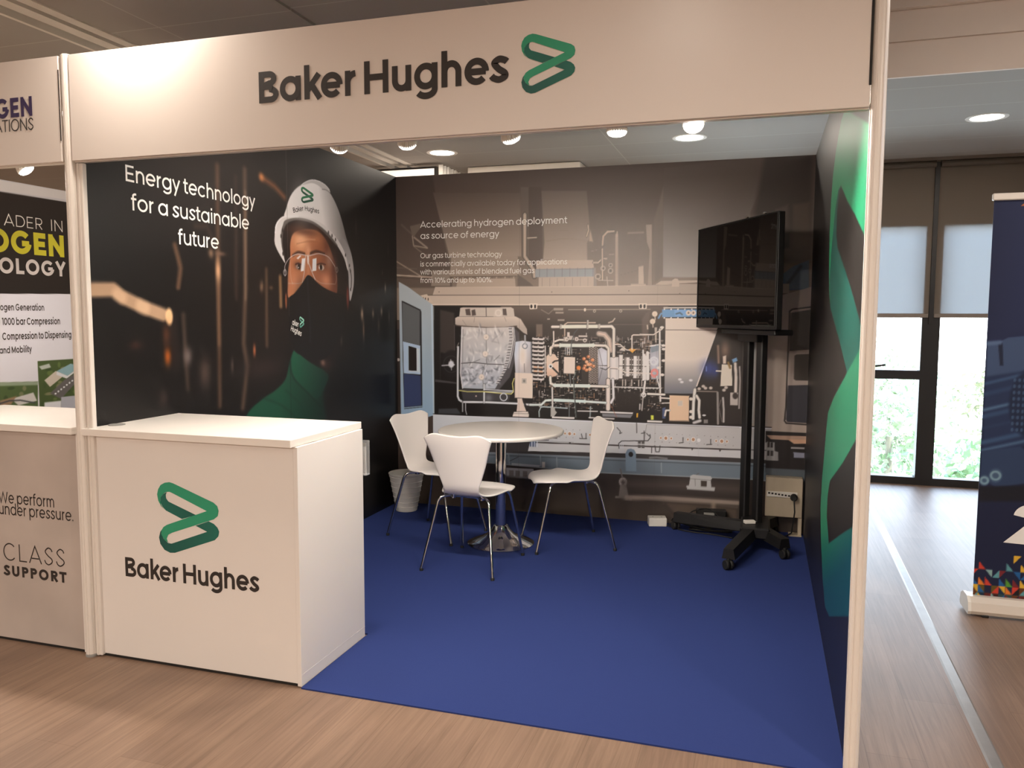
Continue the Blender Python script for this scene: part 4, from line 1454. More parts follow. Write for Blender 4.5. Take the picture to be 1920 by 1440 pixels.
# helmet
P.blob([(1.487,2.028),(1.502,2.078),(1.543,2.149),(1.604,2.205),(1.686,2.247),(1.786,2.275),(1.88,2.281),(1.962,2.264),(2.044,2.214),(2.115,2.141),(2.164,2.065),(2.207,1.981),(2.258,1.901),(2.299,1.809),(2.308,1.714),(2.294,1.637),(2.249,1.555),(2.236,1.654),(2.229,1.749),(2.184,1.849),(2.094,1.934),(1.988,1.992),(1.869,2.033),(1.755,2.046),(1.629,2.044)],
       (228, 218, 211), .010, 1, (112, 104, 100), [(1.905,2.102),(2.184,2.182)])
P.blob([(2.169,1.968),(2.258,1.901),(2.299,1.809),(2.308,1.714),(2.294,1.637),(2.249,1.555),(2.236,1.654),(2.229,1.749),(2.184,1.849),(2.103,1.926)], (150, 142, 138), .014, 1, (196, 188, 184), [(2.168,1.931),(2.273,1.599)])
P.blob([(1.67,2.238),(1.706,2.26),(1.779,2.287),(1.861,2.295),(1.945,2.284),(2,2.26),(2.006,2.241),(1.961,2.251),(1.91,2.254),(1.86,2.267),(1.786,2.269)], (186, 176, 170), .006)
P.curve([(1.67,2.238),(1.706,2.26),(1.779,2.287),(1.861,2.295),(1.945,2.284),(2,2.26)], .004, (236, 228, 222), .005)
P.curve([(1.91,2.25),(1.961,2.253),(2.006,2.241)], .006, (110, 100, 96), .006, .8)
P.blob([(1.487,2.034),(1.629,2.051),(1.771,2.054),(1.903,2.034),(2.023,1.991),(2.13,1.928),(2.203,1.85),(2.229,1.767),(2.216,1.767),(2.174,1.839),(2.084,1.915),(1.979,1.973),(1.86,2.014),(1.754,2.031),(1.629,2.031),(1.538,2.012),(1.486,1.984),(1.457,1.936),(1.448,1.87),(1.466,1.807),(1.48,1.763),(1.456,1.78),(1.402,1.833),(1.378,1.876),(1.385,1.937),(1.393,1.971),(1.425,2.005)], (214, 204, 197), .006)
P.blob([(1.497,2.013),(1.629,2.041),(1.754,2.042),(1.86,2.023),(1.979,1.981),(2.084,1.922),(2.075,1.912),(1.961,1.965),(1.851,2.007),(1.751,2.026),(1.628,2.026),(1.545,2.008),(1.496,1.982),(1.468,1.937),(1.46,1.871),(1.476,1.799),(1.466,1.807),(1.446,1.87),(1.445,1.935),(1.464,1.977)], (96, 86, 80), .008, .9)
P.curve([(1.387,1.929),(1.396,1.968),(1.429,2.004),(1.489,2.031),(1.629,2.048)], .008, (240, 232, 226), .006)
for q in ([(1.444,1.914)], [(1.463,1.948)], [(1.461,1.815)], [(1.979,1.987)], [(2.023,1.971)], [(2.067,1.95)], [(2.248,1.792)], [(2.262,1.755)], [(2.259,1.632)], [(2.196,1.859)]):
    P.ell(q[0], .008, .012, (54, 46, 42), .5, .9)
P.curve([(2.255,1.769),(2.273,1.713),(2.267,1.646)], .012, (70, 64, 62), .008, .9)
P.glow([(1.679,2.134)][0], .11, .12, (238, 230, 224), .5)
# joint between two boards
P.line([(1.512, 1.45), (1.512, 2.5)], .003, (112, 102, 94), .004, .8)
P.line([(1.512, .0), (1.512, 1.45)], .003, (8, 6, 6), .004, .8)
FL = Frame((.02, 0, 0), (0, 1, 0), (0, 0, 1))
P.sheet('printed_graphic', FL, M['print'], lw, INK)
mb = MB()
for s, q in (('Energy technology', [(0.255,2.038),(1.2,2.047),(0.259,2.108)]), ('for a sustainable', [(0.286,1.918),(1.143,1.922)]), ('future', [(0.579,1.795),(0.884,1.796)])):
    write(mb, FL, s, q[0][0], (q[0][1] + q[1][1]) / 2, .101, .09, q[1][0] - q[0][0])
mb.build('lettering', M['white_ink'], lw)


def slanted(fr, p, q):
    """frame at p with its reading direction towards q"""
    a = math.atan2(q[1] - p[1], q[0] - p[0])
    u = fr.u * math.cos(a) + fr.v * math.sin(a)
    v = fr.v * math.cos(a) - fr.u * math.sin(a)
    return Frame(fr.at(*p), u, v), math.hypot(q[0] - p[0], q[1] - p[1])


mb = MB()
for s, q in (('Baker', [(1.575,2.063),(1.689,2.09)]), ('Hughes', [(1.701,2.093),(1.868,2.093)])):
    f2, w = slanted(FL, q[0], q[1])
    write(mb, f2, s, 0, 0, .042, .11, w)
mb.build('helmet_lettering', M['charcoal_ink'], lw)
mb = MB()
for s, q in (('aker', [(1.537,1.402),(1.606,1.386)]), ('Hughes', [(1.52,1.367),(1.635,1.329)])):
    f2, w = slanted(FL, q[0], q[1])
    write(mb, f2, s, 0, 0, .047, .12, w)
mb.build('mask_lettering', M['white_ink'], lw)
mb = MB()
q = [(1.657,2.133),(1.805,2.152),(1.808,2.251)]
emblem(mb, FL, q[0][0], q[0][1], q[1][0] - q[0][0], q[2][1] - q[1][1], lin((34, 118, 78)), lin((26, 84, 62)), lin((20, 62, 50)))
q = [(1.618,1.38),(1.671,1.38),(1.674,1.45)]
emblem(mb, FL, q[0][0], q[0][1], q[1][0] - q[0][0], q[2][1] - q[1][1], lin((150, 214, 196)), lin((110, 180, 164)), lin((90, 160, 146)))
mb.build('emblem', M['print'], lw)

# ================================================================ back wall: gas turbine in its enclosure
P = Print(axis((.02, 2.50, .0038), (2.50, 2.996, .005)), axis((.006, .30, .012), (.30, 1.72, .0038), (1.72, 2.5, .0065)), (58, 47, 41))
P.poly([(-0.01,2.666),(3.028,2.499),(3.064,1.438),(-0.023,1.422)], (58, 46, 40), .002, 1, (110, 95, 83), [(1.1,2.53),(1.105,1.659)])
P.poly([(0.006,2.518),(0.32,2.503),(0.364,2.225),(0.444,1.888),(0.474,1.795),(0.473,1.664),(0.008,1.667)], (50, 38, 33), .02, .9, (74, 60, 51), [(0.13,2.475),(0.124,1.762)])
P.poly([(0.324,2.37),(1.006,2.341),(1.013,1.887),(0.454,1.898)], (74, 61, 53), .01, 1, (132, 115, 101), [(0.634,2.357),(0.634,1.894)])
P.line([(0.326,2.369),(1.006,2.343)], .003, (66, 54, 46), .004, .8)
P.poly([(1.006,2.381),(1.067,2.379),(1.07,1.841),(1.013,1.842)], (78, 65, 57), .012, 1, (96, 82, 72), [(1.03,2.34),(1.032,1.887)])
P.poly([(1.067,2.379),(1.161,2.375),(1.176,1.857),(1.118,1.759),(1.065,1.841)], (62, 50, 43), .012, 1, (76, 62, 54), [(1.114,2.337),(1.117,1.885)])
P.poly([(1.161,2.348),(1.491,2.334),(1.522,2.01),(1.497,1.975),(1.501,1.85),(1.176,1.856),(1.187,1.983)], (84, 71, 62), .01, 1, (138, 121, 107), [(1.328,2.341),(1.332,1.855)])
P.line([(1.201,1.991),(1.303,2.005),(1.395,2.003),(1.504,1.986)], .006, (110, 95, 83), .006, .7)
P.line([(1.302,2.067),(1.358,2.067)], .004, (96, 82, 72), .004, .7)
P.poly([(1.521,2.063),(1.533,2.01),(1.541,1.979),(1.513,1.984)], (150, 130, 112), .006)
P.pipe([(1.038,2.184),(1.039,1.887),(1.108,1.786),(1.113,1.741)], .030, (134, 117, 103))
P.pipe([(1.06,2.017),(1.126,2.02)], .012, (140, 122, 108))
P.poly([(0.469,1.895),(0.984,1.892),(1.009,1.751),(0.455,1.747)], (130, 113, 99), .005)
P.line([(0.464,1.846),(0.984,1.843)], .003, (104, 90, 79), .004, .7)
P.poly([(0.311,1.797),(0.458,1.795),(0.458,1.678),(0.305,1.679)], (118, 103, 91), .006)
P.poly([(0.519,1.731),(0.966,1.728),(0.971,1.668),(0.508,1.671)], (146, 128, 113), .005)
P.line([(0.453,1.747),(0.975,1.746)], .004, (84, 70, 60), .004)
P.poly([(0.985,1.761),(1.08,1.696),(1.104,1.673),(0.985,1.674)], (84, 72, 64), .01)
for k in range(16):
    u = 560 + k * 36
    c = (96, 82, 72) if k % 2 else (150, 132, 116)
    P.ell((.494 + k * .033, 1.737), .006, .006, c, .4, .8)
# flanged duct joint
P.poly([(1.127,1.853),(1.542,1.851),(1.55,1.793),(1.127,1.793)], (156, 138, 123), .004)
P.poly([(1.121,1.794),(1.557,1.793),(1.551,1.736),(1.118,1.736)], (124, 124, 125), .004)
P.poly([(1.145,1.734),(1.551,1.736),(1.552,1.669),(1.145,1.669)], (154, 137, 123), .004)
P.line([(1.121,1.794),(1.557,1.793)], .003, (82, 74, 68), .003)
P.line([(1.118,1.736),(1.553,1.736)], .003, (74, 64, 58), .003)
r0 = [(1.151,1.795),(1.543,1.795),(1.152,1.67)]
for k in range(8):
    x = r0[0][0] + (r0[1][0] - r0[0][0]) * k / 7
    P.line([(x, r0[0][1] + .002), (x, r0[0][1] - .058)], .0035, (86, 82, 80), .003, .8)
    P.line([(x + .02, r0[0][1] - .066), (x + .02, r0[2][1])], .003, (110, 98, 88), .003, .8)
P.poly([(1.55,1.798),(1.563,1.798),(1.571,1.669),(1.548,1.669)], (120, 108, 98), .004)
# lamps and rails at the left
P.line([(0.065,2.141),(0.168,2.053)], .012, (86, 72, 62), .012, .8)
P.poly([(0.133,2.129),(0.221,2.146),(0.231,2.127),(0.168,2.053),(0.153,2.054)], (92, 78, 68), .008, .9)
P.line([(0.153,2.054),(0.163,1.983),(0.276,1.962)], .009, (128, 112, 98), .006)
P.line([(0.168,2.044),(0.271,1.967)], .012, (134, 117, 103), .006, .9)
P.line([(0.163,1.978),(0.229,1.93)], .006, (110, 95, 84), .006)
P.line([(0.021,1.866),(0.228,1.749)], .008, (134, 116, 102), .005)
P.line([(0.02,1.763),(0.311,1.744)], .010, (158, 138, 122), .005)
P.line([(0.019,1.747),(0.311,1.727)], .006, (60, 48, 41), .006)
P.line([(0.02,1.82),(0.187,1.808)], .006, (96, 82, 72), .008, .7)
# pipework to the right of the joint
P.pipe([(1.494,2.019),(1.508,2.063),(1.503,2.098)], .012, (146, 128, 112))
P.pipe([(1.608,1.955),(1.613,2.016),(1.642,2.046),(1.687,2.049)], .018, (144, 126, 111))
P.pipe([(1.546,1.834),(1.578,1.833),(1.612,1.863),(1.64,1.86)], .014, (146, 128, 112))
P.pipe([(1.608,1.929),(1.611,1.709)], .014, (146, 128, 112))
P.line([(1.708,2.023),(1.713,1.672)], .020, (146, 128, 113), .004)
P.line([(1.711,2.044),(1.711,2.014)], .008, (160, 142, 126), .004)
P.line([(1.725,1.866),(1.73,1.673)], .004, (112, 97, 86), .003)
P.line([(1.788,2.034),(1.893,2.035)], .010, (138, 121, 107), .006, .8)
P.poly([(1.91,2.086),(1.953,2.089),(1.962,1.675),(1.93,1.675),(1.939,1.914),(1.919,1.966)], (134, 117, 103), .005)
P.line([(1.953,2.085),(1.962,1.675)], .006, (92, 78, 68), .004)
P.poly([(1.864,1.803),(1.897,1.806),(1.904,1.674),(1.866,1.674)], (158, 140, 124), .004)
P.poly([(1.812,1.683),(1.917,1.682),(1.917,1.67),(1.812,1.671)], (150, 132, 117), .004)
P.line([(1.733,1.743),(1.863,1.777)], .003, (90, 76, 67), .003)
for q, rr in (([(1.668,1.814)], .012), ([(1.668,1.775)], .016), ([(1.579,1.736)], .018), ([(1.614,1.793)], .015)):
    P.ring(q[0], rr, .006, (158, 142, 128), .003)
    P.ell(q[0], .005, .005, (60, 52, 46), .4)
P.line([(1.584,1.71),(1.687,1.707)], .006, (160, 144, 130), .003)
P.line([(1.642,1.735),(1.65,1.672)], .006, (160, 144, 130), .003)
P.line([(1.527,1.913),(1.568,1.921)], .004, (140, 124, 110), .003, .8)
P.line([(1.658,1.89),(1.689,1.891)], .007, (146, 130, 115), .003, .8)
# tall pale column behind the television
P.poly([(1.965,2.119),(2.025,2.337),(2.039,1.727),(1.977,1.689)], (92, 78, 69), .02, .9)
P.poly([(2.024,2.464),(2.747,2.516),(2.599,2.148),(2.603,1.717),(2.033,1.727)], (66, 54, 47), .008, 1, (138, 128, 121), [(2.184,2.397),(2.198,1.738)])
P.poly([(2.684,2.528),(2.971,2.536),(2.995,1.81),(2.768,1.814),(2.623,2.147)], (40, 31, 27), .05, .9, (66, 54, 46), [(2.829,2.383),(2.847,1.813)])
P.poly([(2.758,2.159),(2.835,2.189),(2.844,1.928),(2.766,1.896)], (74, 62, 53), .03, .8)
P.poly([(2.867,2.188),(2.967,2.2),(2.976,1.925),(2.876,1.902)], (72, 58, 47), .03, .8)
P.poly([(2.794,2.011),(2.849,2.009),(2.852,1.911),(2.797,1.904)], (34, 28, 26), .02, .8)
P.poly([(2.795,1.723),(2.879,1.788),(2.975,1.827),(2.981,1.639),(2.853,1.633),(2.791,1.582)], (76, 92, 104), .01)
P.line([(2.791,1.599),(2.859,1.689),(2.926,1.787)], .022, (52, 62, 72), .012)
P.line([(2.849,1.755),(2.977,1.755)], .004, (46, 66, 88), .004)
P.line([(2.845,1.635),(2.981,1.642)], .006, (44, 66, 92), .004)
# header beams across the enclosure
P.poly([(0.337,1.67),(1.499,1.667),(2.31,1.672),(2.859,1.675),(2.862,1.591),(1.499,1.605),(0.315,1.606)], (166, 148, 133), .003, 1, (140, 124, 111), [(0.355,1.644),(2.59,1.631)])
P.line([(0.337,1.67),(1.499,1.667),(2.31,1.676)], .003, (188, 170, 154), .003, .8)
P.poly([(0.215,1.61),(1.499,1.603),(2.861,1.602),(2.864,1.521),(1.5,1.53),(0.293,1.536)], (172, 154, 139), .003, 1, (146, 130, 117), [(0.354,1.584),(2.592,1.578)])
P.line([(0.224,1.61),(1.499,1.609),(2.861,1.609)], .0055, (70, 56, 47), .003)
P.line([(0.293,1.54),(1.5,1.537),(2.863,1.54)], .006, (192, 174, 158), .003)
P.line([(0.319,1.53),(1.5,1.528),(2.863,1.531)], .005, (40, 31, 27), .003)
P.poly([(1.982,1.676),(2.02,1.701),(2.266,1.703),(2.267,1.69),(2.029,1.675)], (160, 143, 128), .004)
P.poly([(2.094,1.662),(2.097,1.705),(2.114,1.717),(2.133,1.715),(2.144,1.696),(2.145,1.66)], (164, 146, 131), .004)
for q in ([(0.369,1.634)], [(1.243,1.629)], [(1.799,1.634)], [(2.15,1.614)]):
    P.ell(q[0], .004, .004, (90, 76, 66), .5)
P.poly([(0.217,1.609),(0.269,1.618),(0.32,1.557),(0.289,1.557)], (176, 158, 142), .004)
for q in ([(0.24,1.585)], [(0.258,1.582)], [(0.279,1.58)]):
    P.ell(q[0], .004, .011, (40, 32, 28), .4)
# open door, left
P.poly([(0.038,1.713),(0.115,1.673),(0.302,1.547),(0.321,1.528),(0.327,0.7),(0.254,0.676),(0.047,0.677),(0.041,1.35)], (148, 152, 154), .004, 1, (122, 142, 160), [(0.175,1.587),(0.211,0.715)])
P.line([(0.309,1.536),(0.323,0.704)], .013, (166, 176, 184), .004)
P.line([(0.324,1.524),(0.33,0.703)], .005, (70, 76, 82), .004, .8)
P.poly([(0.061,1.57),(0.081,1.563),(0.217,1.502),(0.224,1.483),(0.227,0.756),(0.074,0.736),(0.065,1.111)], (34, 32, 34), .004)
P.poly([(0.067,1.557),(0.21,1.494),(0.208,1.231),(0.068,1.261)], (80, 80, 80), .004)
P.poly([(0.068,1.259),(0.212,1.228),(0.213,1.008),(0.073,1.014)], (150, 164, 180), .004)
P.poly([(0.115,1.225),(0.18,1.209),(0.182,1.034),(0.115,1.036)], (28, 22, 20), .004)
P.poly([(0.181,1.209),(0.206,1.204),(0.207,1.03),(0.182,1.033)], (216, 222, 226), .004)
P.line([(0.118,1.032),(0.209,1.025)], .008, (206, 214, 220), .004)
P.poly([(0.073,1.011),(0.213,0.998),(0.217,0.77),(0.075,0.754)], (44, 52, 80), .004)
P.line([(0.076,0.746),(0.227,0.764)], .008, (120, 136, 150), .004)
P.poly([(0.017,1.349),(0.036,1.35),(0.042,0.676),(0.019,0.675)], (36, 28, 25), .006)
P.ell([(0.028,1.117)][0], .012, .012, (150, 140, 134), .5)
# enclosure opening
P.poly([(0.328,1.528),(1.5,1.526),(2.641,1.532),(2.657,0.716),(2.042,0.707),(1.328,0.71),(0.328,0.701)], (17, 13, 12), .004)
P.poly([(0.858,1.53),(2.071,1.53),(2.077,1.209),(1.105,1.299),(0.867,1.189)], (84, 70, 61), .02, 1, (20, 15, 13), [(1.412,1.53),(1.415,1.272)])
P.poly([(0.378,1.501),(0.491,1.478),(0.494,1.198),(0.444,1.166),(0.377,1.18)], (60, 52, 48), .02, .8)
P.poly([(0.33,1.195),(0.402,1.165),(0.477,0.963),(0.51,0.727),(0.328,0.712)], (20, 16, 15), .03, .9)
P.line([(0.491,1.385),(0.493,1.198)], .004, (96, 88, 84), .004, .8)
P.line([(0.378,1.493),(0.376,0.976)], .004, (52, 46, 44), .006, .8)
P.poly([(0.333,0.974),(0.51,0.956),(0.51,0.944),(0.333,0.955)], (70, 66, 66), .006, .8)
P.poly([(0.362,0.749),(0.51,0.759),(0.543,0.717),(0.357,0.712)], (64, 66, 70), .012, .7)
P.poly([(1.167,1.393),(1.894,1.402),(1.896,1.293),(1.168,1.299)], (52, 42, 37), .02, .7)
P.line([(1.698,1.399),(1.952,1.401)], .004, (104, 90, 80), .006, .7)
P.line([(1.367,1.503),(1.95,1.506)], .005, (150, 132, 117), .004, .9)
for q in ([(1.557,1.493)], [(1.744,1.494)]):
    P.ring(q[0], .008, .004, (168, 150, 134), .003)
P.ell([(1.488,1.502)][0], .008, .012, (190, 172, 156), .4)
for q, w, h in (([(1.294,1.506)], .07, .018), ([(1.302,1.481)], .06, .012), ([(1.221,1.435)], .02, .01), ([(1.314,1.428)], .05, .012)):
    P.poly([(q[0][0] - w / 2, q[0][1] - h / 2), (q[0][0] + w / 2, q[0][1] - h / 2), (q[0][0] + w / 2, q[0][1] + h / 2), (q[0][0] - w / 2, q[0][1] + h / 2)], (150, 133, 119), .006, .8)
P.line([(1.166,1.502),(1.221,1.472),(1.259,1.506)], .006, (130, 114, 102), .006, .7)
P.poly([(1.894,1.438),(1.922,1.481),(1.95,1.496),(1.939,1.308),(1.927,1.207),(1.898,1.206)], (86, 71, 62), .02, .8)
P.poly([(1.128,1.397),(1.175,1.397),(1.176,1.307),(1.129,1.306)], (104, 88, 77), .012, .8)
for a, b in ((62, 142), (1118, 1198)):
    q = [(a, 150), (b, 150), (b, 202), (a, 202)]
for q in ([(1.074,1.547),(1.137,1.547),(1.135,1.508),(1.08,1.506)], [(1.869,1.547),(1.926,1.547),(1.926,1.51),(1.874,1.508)]):
    P.poly(q, (206, 190, 174), .003)
    for t in (.27, .72):
        P.ell((q[0][0] + (q[1][0] - q[0][0]) * t, (q[0][1] + q[2][1]) / 2 - .002), .0085, .014, (24, 18, 16), .3)
# small clutter, laid first
q = random.Random(11)
A0, A1 = [(1.097,1.306),(2.035,0.788)]
for k in range(1150):
    x, z = q.uniform(A0[0], A1[0]), A1[1] + (A0[1] - A1[1]) * q.random()
    t = q.choice(((188, 176, 168), (150, 138, 130), (120, 104, 94), (90, 78, 70), (205, 195, 188), (160, 120, 90)))
    L = q.uniform(.006, .038)
    if q.random() < .42:
        P.line([(x, z), (x + L, z)], q.uniform(.0025, .006), t, .003, q.uniform(.3, .85))
    elif q.random() < .6:
        P.line([(x, z), (x, z + L)], q.uniform(.0025, .006), t, .003, q.uniform(.3, .85))
    else:
        P.ell((x, z), q.uniform(.0025, .006), q.uniform(.0025, .006), t, .5, q.uniform(.5, .95))
P.poly([(1.712,0.923),(1.888,0.929),(1.884,0.752),(1.722,0.746)], (26, 20, 18), .03, .95)
P.poly([(1.029,0.794),(1.226,0.786),(1.227,0.71),(1.029,0.717)], (24, 19, 17), .03, .9)
# insulated exhaust box
P.ell([(0.465,1.092)][0], .075, .105, (24, 20, 20), .2)
P.ring([(0.465,1.092)][0], .062, .004, (64, 60, 60), .006, .7)
P.line([(0.391,1.08),(0.49,1.088)], .010, (150, 148, 150), .004, .9)
P.ell([(0.465,1.092)][0], .022, .026, (206, 204, 206), .6, .95)
P.line([(0.461,1.127),(0.467,1.049)], .006, (180, 178, 180), .004, .8)
P.poly([(0.951,1.38),(0.999,1.335),(1.004,1.237),(0.968,1.129),(0.929,1.006),(0.84,0.903),(0.808,0.918),(0.912,1.082),(0.944,1.236)], (62, 58, 60), .012)
P.poly([(0.539,1.515),(0.562,1.519),(0.742,1.518),(0.935,1.52),(0.956,1.509),(0.964,1.452),(0.53,1.451)], (172, 158, 146), .006)
for pts in ([(0.578,1.505),(0.615,1.509),(0.623,1.459),(0.586,1.461)], [(0.628,1.497),(0.656,1.505),(0.664,1.461),(0.632,1.456)], [(0.871,1.509),(0.899,1.509),(0.905,1.46),(0.875,1.462)]):
    P.poly(pts, (60, 48, 44), .006, .85)
P.ring([(0.839,1.478)][0], .022, .008, (206, 194, 184), .004)
P.poly([(0.813,1.505),(0.863,1.505),(0.871,1.447),(0.799,1.446)], (186, 172, 160), .006, .5)
P.line([(0.742,1.516),(0.745,1.451)], .006, (74, 64, 58), .004, .9)
P.poly([(0.498,1.439),(0.52,1.45),(0.742,1.449),(0.971,1.453),(1.011,1.434),(1.058,1.362),(1.061,1.321),(1.031,1.335),(0.979,1.379),(0.758,1.37),(0.528,1.38),(0.498,1.392)], (180, 164, 151), .006, 1, (150, 136, 126), [(0.758,1.448),(0.758,1.371)])
P.line([(0.503,1.383),(0.594,1.376),(0.758,1.368),(0.887,1.371),(0.979,1.382)], .009, (66, 54, 48), .006)
for pts in ([(0.652,1.443),(0.648,1.409)], [(0.557,1.424),(0.586,1.385)], [(0.887,1.444),(0.899,1.418)]):
    P.line(pts, .004, (120, 106, 96), .005, .7)
P.poly([(0.549,1.376),(0.742,1.368),(0.955,1.377),(0.96,1.282),(0.93,1.129),(0.903,1.059),(0.856,0.989),(0.814,0.915),(0.677,0.912),(0.554,0.913),(0.541,1.027),(0.546,1.199)], (172, 163, 158), .006, 1, (146, 148, 154), [(0.742,1.356),(0.726,0.923)])
q = random.Random(5)
w0, w1 = [(0.561,1.354),(0.92,1.113)]
for k in range(60):
    x, z = q.uniform(w0[0], w1[0]), q.uniform(w1[1], w0[1])
    P.glow((x, z), q.uniform(.010, .030), q.uniform(.004, .011), q.choice(((122, 118, 120), (204, 196, 188), (138, 134, 136))), .5, q.uniform(0, PI))
for k in range(26):
    x, z = q.uniform(w0[0], w1[0]), q.choice((w0[1], w1[1])) + q.uniform(-.03, .03)
    P.glow((x, z), .006, q.uniform(.015, .03), q.choice(((96, 92, 96), (212, 206, 200))), .55, q.uniform(-.5, .5))
w0, w1 = [(0.561,1.074),(0.856,0.935)]
for k in range(90):
    x, z = q.uniform(w0[0], w1[0]), q.uniform(w1[1], w0[1])
    P.glow((x, z), q.uniform(.008, .026), q.uniform(.003, .009), q.choice(((80, 80, 88), (212, 208, 208), (100, 100, 108), (176, 172, 174))), .75, q.uniform(0, PI))
P.line([(0.544,1.1),(0.644,1.109),(0.758,1.1),(0.904,1.097)], .006, (56, 52, 54), .004)
P.line([(0.744,1.368),(0.745,1.294)], .004, (110, 104, 102), .004, .8)
P.line([(0.744,1.279),(0.747,1.106)], .006, (104, 100, 100), .005, .8)
for pts in ([(0.734,1.098),(0.709,1.008)], [(0.714,1),(0.726,0.923)], [(0.745,1.133),(0.754,1.094)], [(0.693,1.132),(0.644,1.111)], [(0.807,1.126),(0.848,1.165)]):
    P.line(pts, .006, (100, 98, 100), .006, .8)
for q in ([(0.744,1.298)], [(0.738,1.173)], [(0.708,1)]):
    P.ell(q[0], .024, .024, (150, 142, 138), .2)
    P.ell((q[0][0] - .001, q[0][1] + .002), .020, .020, (212, 198, 186), .2)
    P.ell(q[0], .003, .003, (110, 80, 60), .5)
P.line([(0.551,1.373),(0.544,1.199),(0.539,1.027),(0.556,0.912)], .007, (206, 200, 198), .004)
P.line([(0.561,1.354),(0.557,1.121),(0.548,1.004)], .004, (96, 92, 94), .004, .8)
e0 = [(0.931,1.369),(0.937,1.304),(0.929,1.235),(0.917,1.174),(0.904,1.113),(0.89,1.059),(0.856,0.996),(0.824,0.945)]
for k in range(len(e0) - 1):
    for t in (0, .34, .67):
        x, z = e0[k][0] + (e0[k + 1][0] - e0[k][0]) * t, e0[k][1] + (e0[k + 1][1] - e0[k][1]) * t
        P.poly([(x - .012, z - .008), (x + .012, z - .008), (x + .012, z + .008), (x - .012, z + .008)], (52, 48, 50), .004, .9)
        P.line([(x - .010, z + .002), (x + .008, z + .002)], .007, (212, 206, 204), .004)
P.line([(0.959,1.373),(0.968,1.282),(0.944,1.159),(0.92,1.075)], .006, (176, 170, 170), .005, .9)
P.poly([(0.544,0.898),(0.84,0.907),(0.937,0.883),(0.921,0.829),(0.56,0.82)], (48, 45, 47), .012)
P.ell([(0.664,0.857)][0], .006, .006, (170, 150, 140), .5)
P.glow([(0.763,0.846)][0], .03, .03, (110, 108, 112), .7)
P.pipe([(0.521,1.222),(0.518,1.12),(0.517,0.85),(0.529,0.823),(0.556,0.809),(0.759,0.814),(0.985,0.812),(1.113,0.806)], .016, (168, 166, 166))
P.pipe([(0.728,0.946),(0.728,0.81)], .014, (166, 164, 164))
P.pipe([(0.556,0.812),(0.556,0.737)], .010, (120, 118, 118))
P.line([(0.58,0.805),(0.58,0.746),(0.589,0.715)], .007, (150, 148, 148), .004)
P.line([(0.529,0.901),(0.726,0.898),(0.945,0.89)], .009, (66, 62, 62), .005)
P.line([(0.734,0.909),(0.953,0.905)], .007, (178, 178, 180), .004)
P.line([(0.742,0.892),(0.953,0.896)], .006, (170, 170, 172), .004)
P.line([(0.527,0.895),(0.594,0.888),(0.726,0.892),(0.84,0.885),(0.941,0.882),(0.957,0.899),(0.949,0.96),(0.962,0.998)], .006, (200, 190, 112), .004)
P.ring([(0.881,0.857)][0], .027, .007, (176, 176, 178), .004)
P.line([(0.511,1.221),(0.526,1.253)], .006, (150, 140, 132), .005, .8)
# bearing casing and first junction box
P.poly([(0.971,1.267),(1.026,1.276),(1.094,1.268),(1.094,1.033),(0.972,1.03),(0.963,1.175)], (176, 178, 186), .006, 1, (150, 140, 138), [(0.979,1.206),(1.098,1.132)])
P.glow([(1.027,1.169)][0], .03, .09, (224, 206, 190), .8)
P.line([(1.091,1.261),(1.094,1.041)], .008, (96, 96, 102), .005)
P.ring([(1.044,1.237)][0], .018, .007, (96, 100, 108), .004, .9)
P.line([(1.044,1.313),(1.046,1.252)], .012, (150, 148, 150), .005, .9)
P.line([(1.039,1.108),(1.042,1.046)], .005, (90, 82, 80), .004, .8)
P.poly([(0.97,1.039),(1.105,1.039),(1.103,0.856),(0.969,0.857)], (216, 197, 182), .004)
P.line([(0.97,1.039),(0.969,0.857)], .006, (150, 136, 126), .004, .8)
P.line([(0.969,0.855),(1.103,0.855)], .005, (120, 108, 100), .004, .8)
P.poly([(1.021,1.001),(1.058,1.002),(1.058,0.962),(1.021,0.961)], (160, 148, 138), .004)
P.ell([(1.039,0.981)][0], .009, .011, (110, 104, 98), .5)
P.poly([(0.987,0.851),(1.024,0.852),(1.033,0.817),(1.057,0.757),(0.982,0.754),(0.989,0.816)], (186, 168, 155), .005)
P.poly([(0.954,0.728),(0.962,0.749),(1.069,0.756),(1.077,0.733),(1.075,0.714),(0.951,0.712)], (196, 182, 172), .005)
P.line([(0.962,0.738),(1.073,0.74)], .004, (110, 100, 94), .004)
P.line([(1.033,0.848),(1.051,0.795),(1.111,0.759)], .014, (28, 24, 26), .008)
# bolted ring
P.poly([(1.099,1.298),(1.136,1.306),(1.187,1.299),(1.196,1.194),(1.195,0.998),(1.107,0.98),(1.097,1.132)], (36, 30, 29), .008)
g0 = [(1.105,1.291),(1.185,0.998)]
for k in range(11):
    z = g0[0][1] + (g0[1][1] - g0[0][1]) * k / 10
    c = (206, 196, 190) if k not in (7, 8) else (206, 168, 138)
    P.line([(g0[0][0] + .004, z), (g0[1][0] - .006, z - .003)], .013, c, .005, .92)
    P.line([(g0[0][0] + .004, z + .008), (g0[1][0] - .006, z + .006)], .004, (54, 46, 44), .004, .9)
    for x in (g0[0][0], g0[1][0], (g0[0][0] + g0[1][0]) / 2):
        P.ell((x, z + .002), .007, .009, (168, 158, 152), .5)
P.line([(1.198,1.239),(1.198,1.013)], .008, (216, 204, 194), .004, .9)
P.poly([(1.206,1.164),(1.231,1.187),(1.27,1.181),(1.297,1.144),(1.3,1.046),(1.277,1.023),(1.238,1.013),(1.209,1.028)], (178, 146, 126), .006, 1, (206, 180, 162), [(1.209,1.028),(1.262,1.165)])
P.glow([(1.227,1.135)][0], .02, .05, (222, 202, 186), .7)
P.ell([(1.239,1.093)][0], .017, .017, (236, 230, 224), .25)
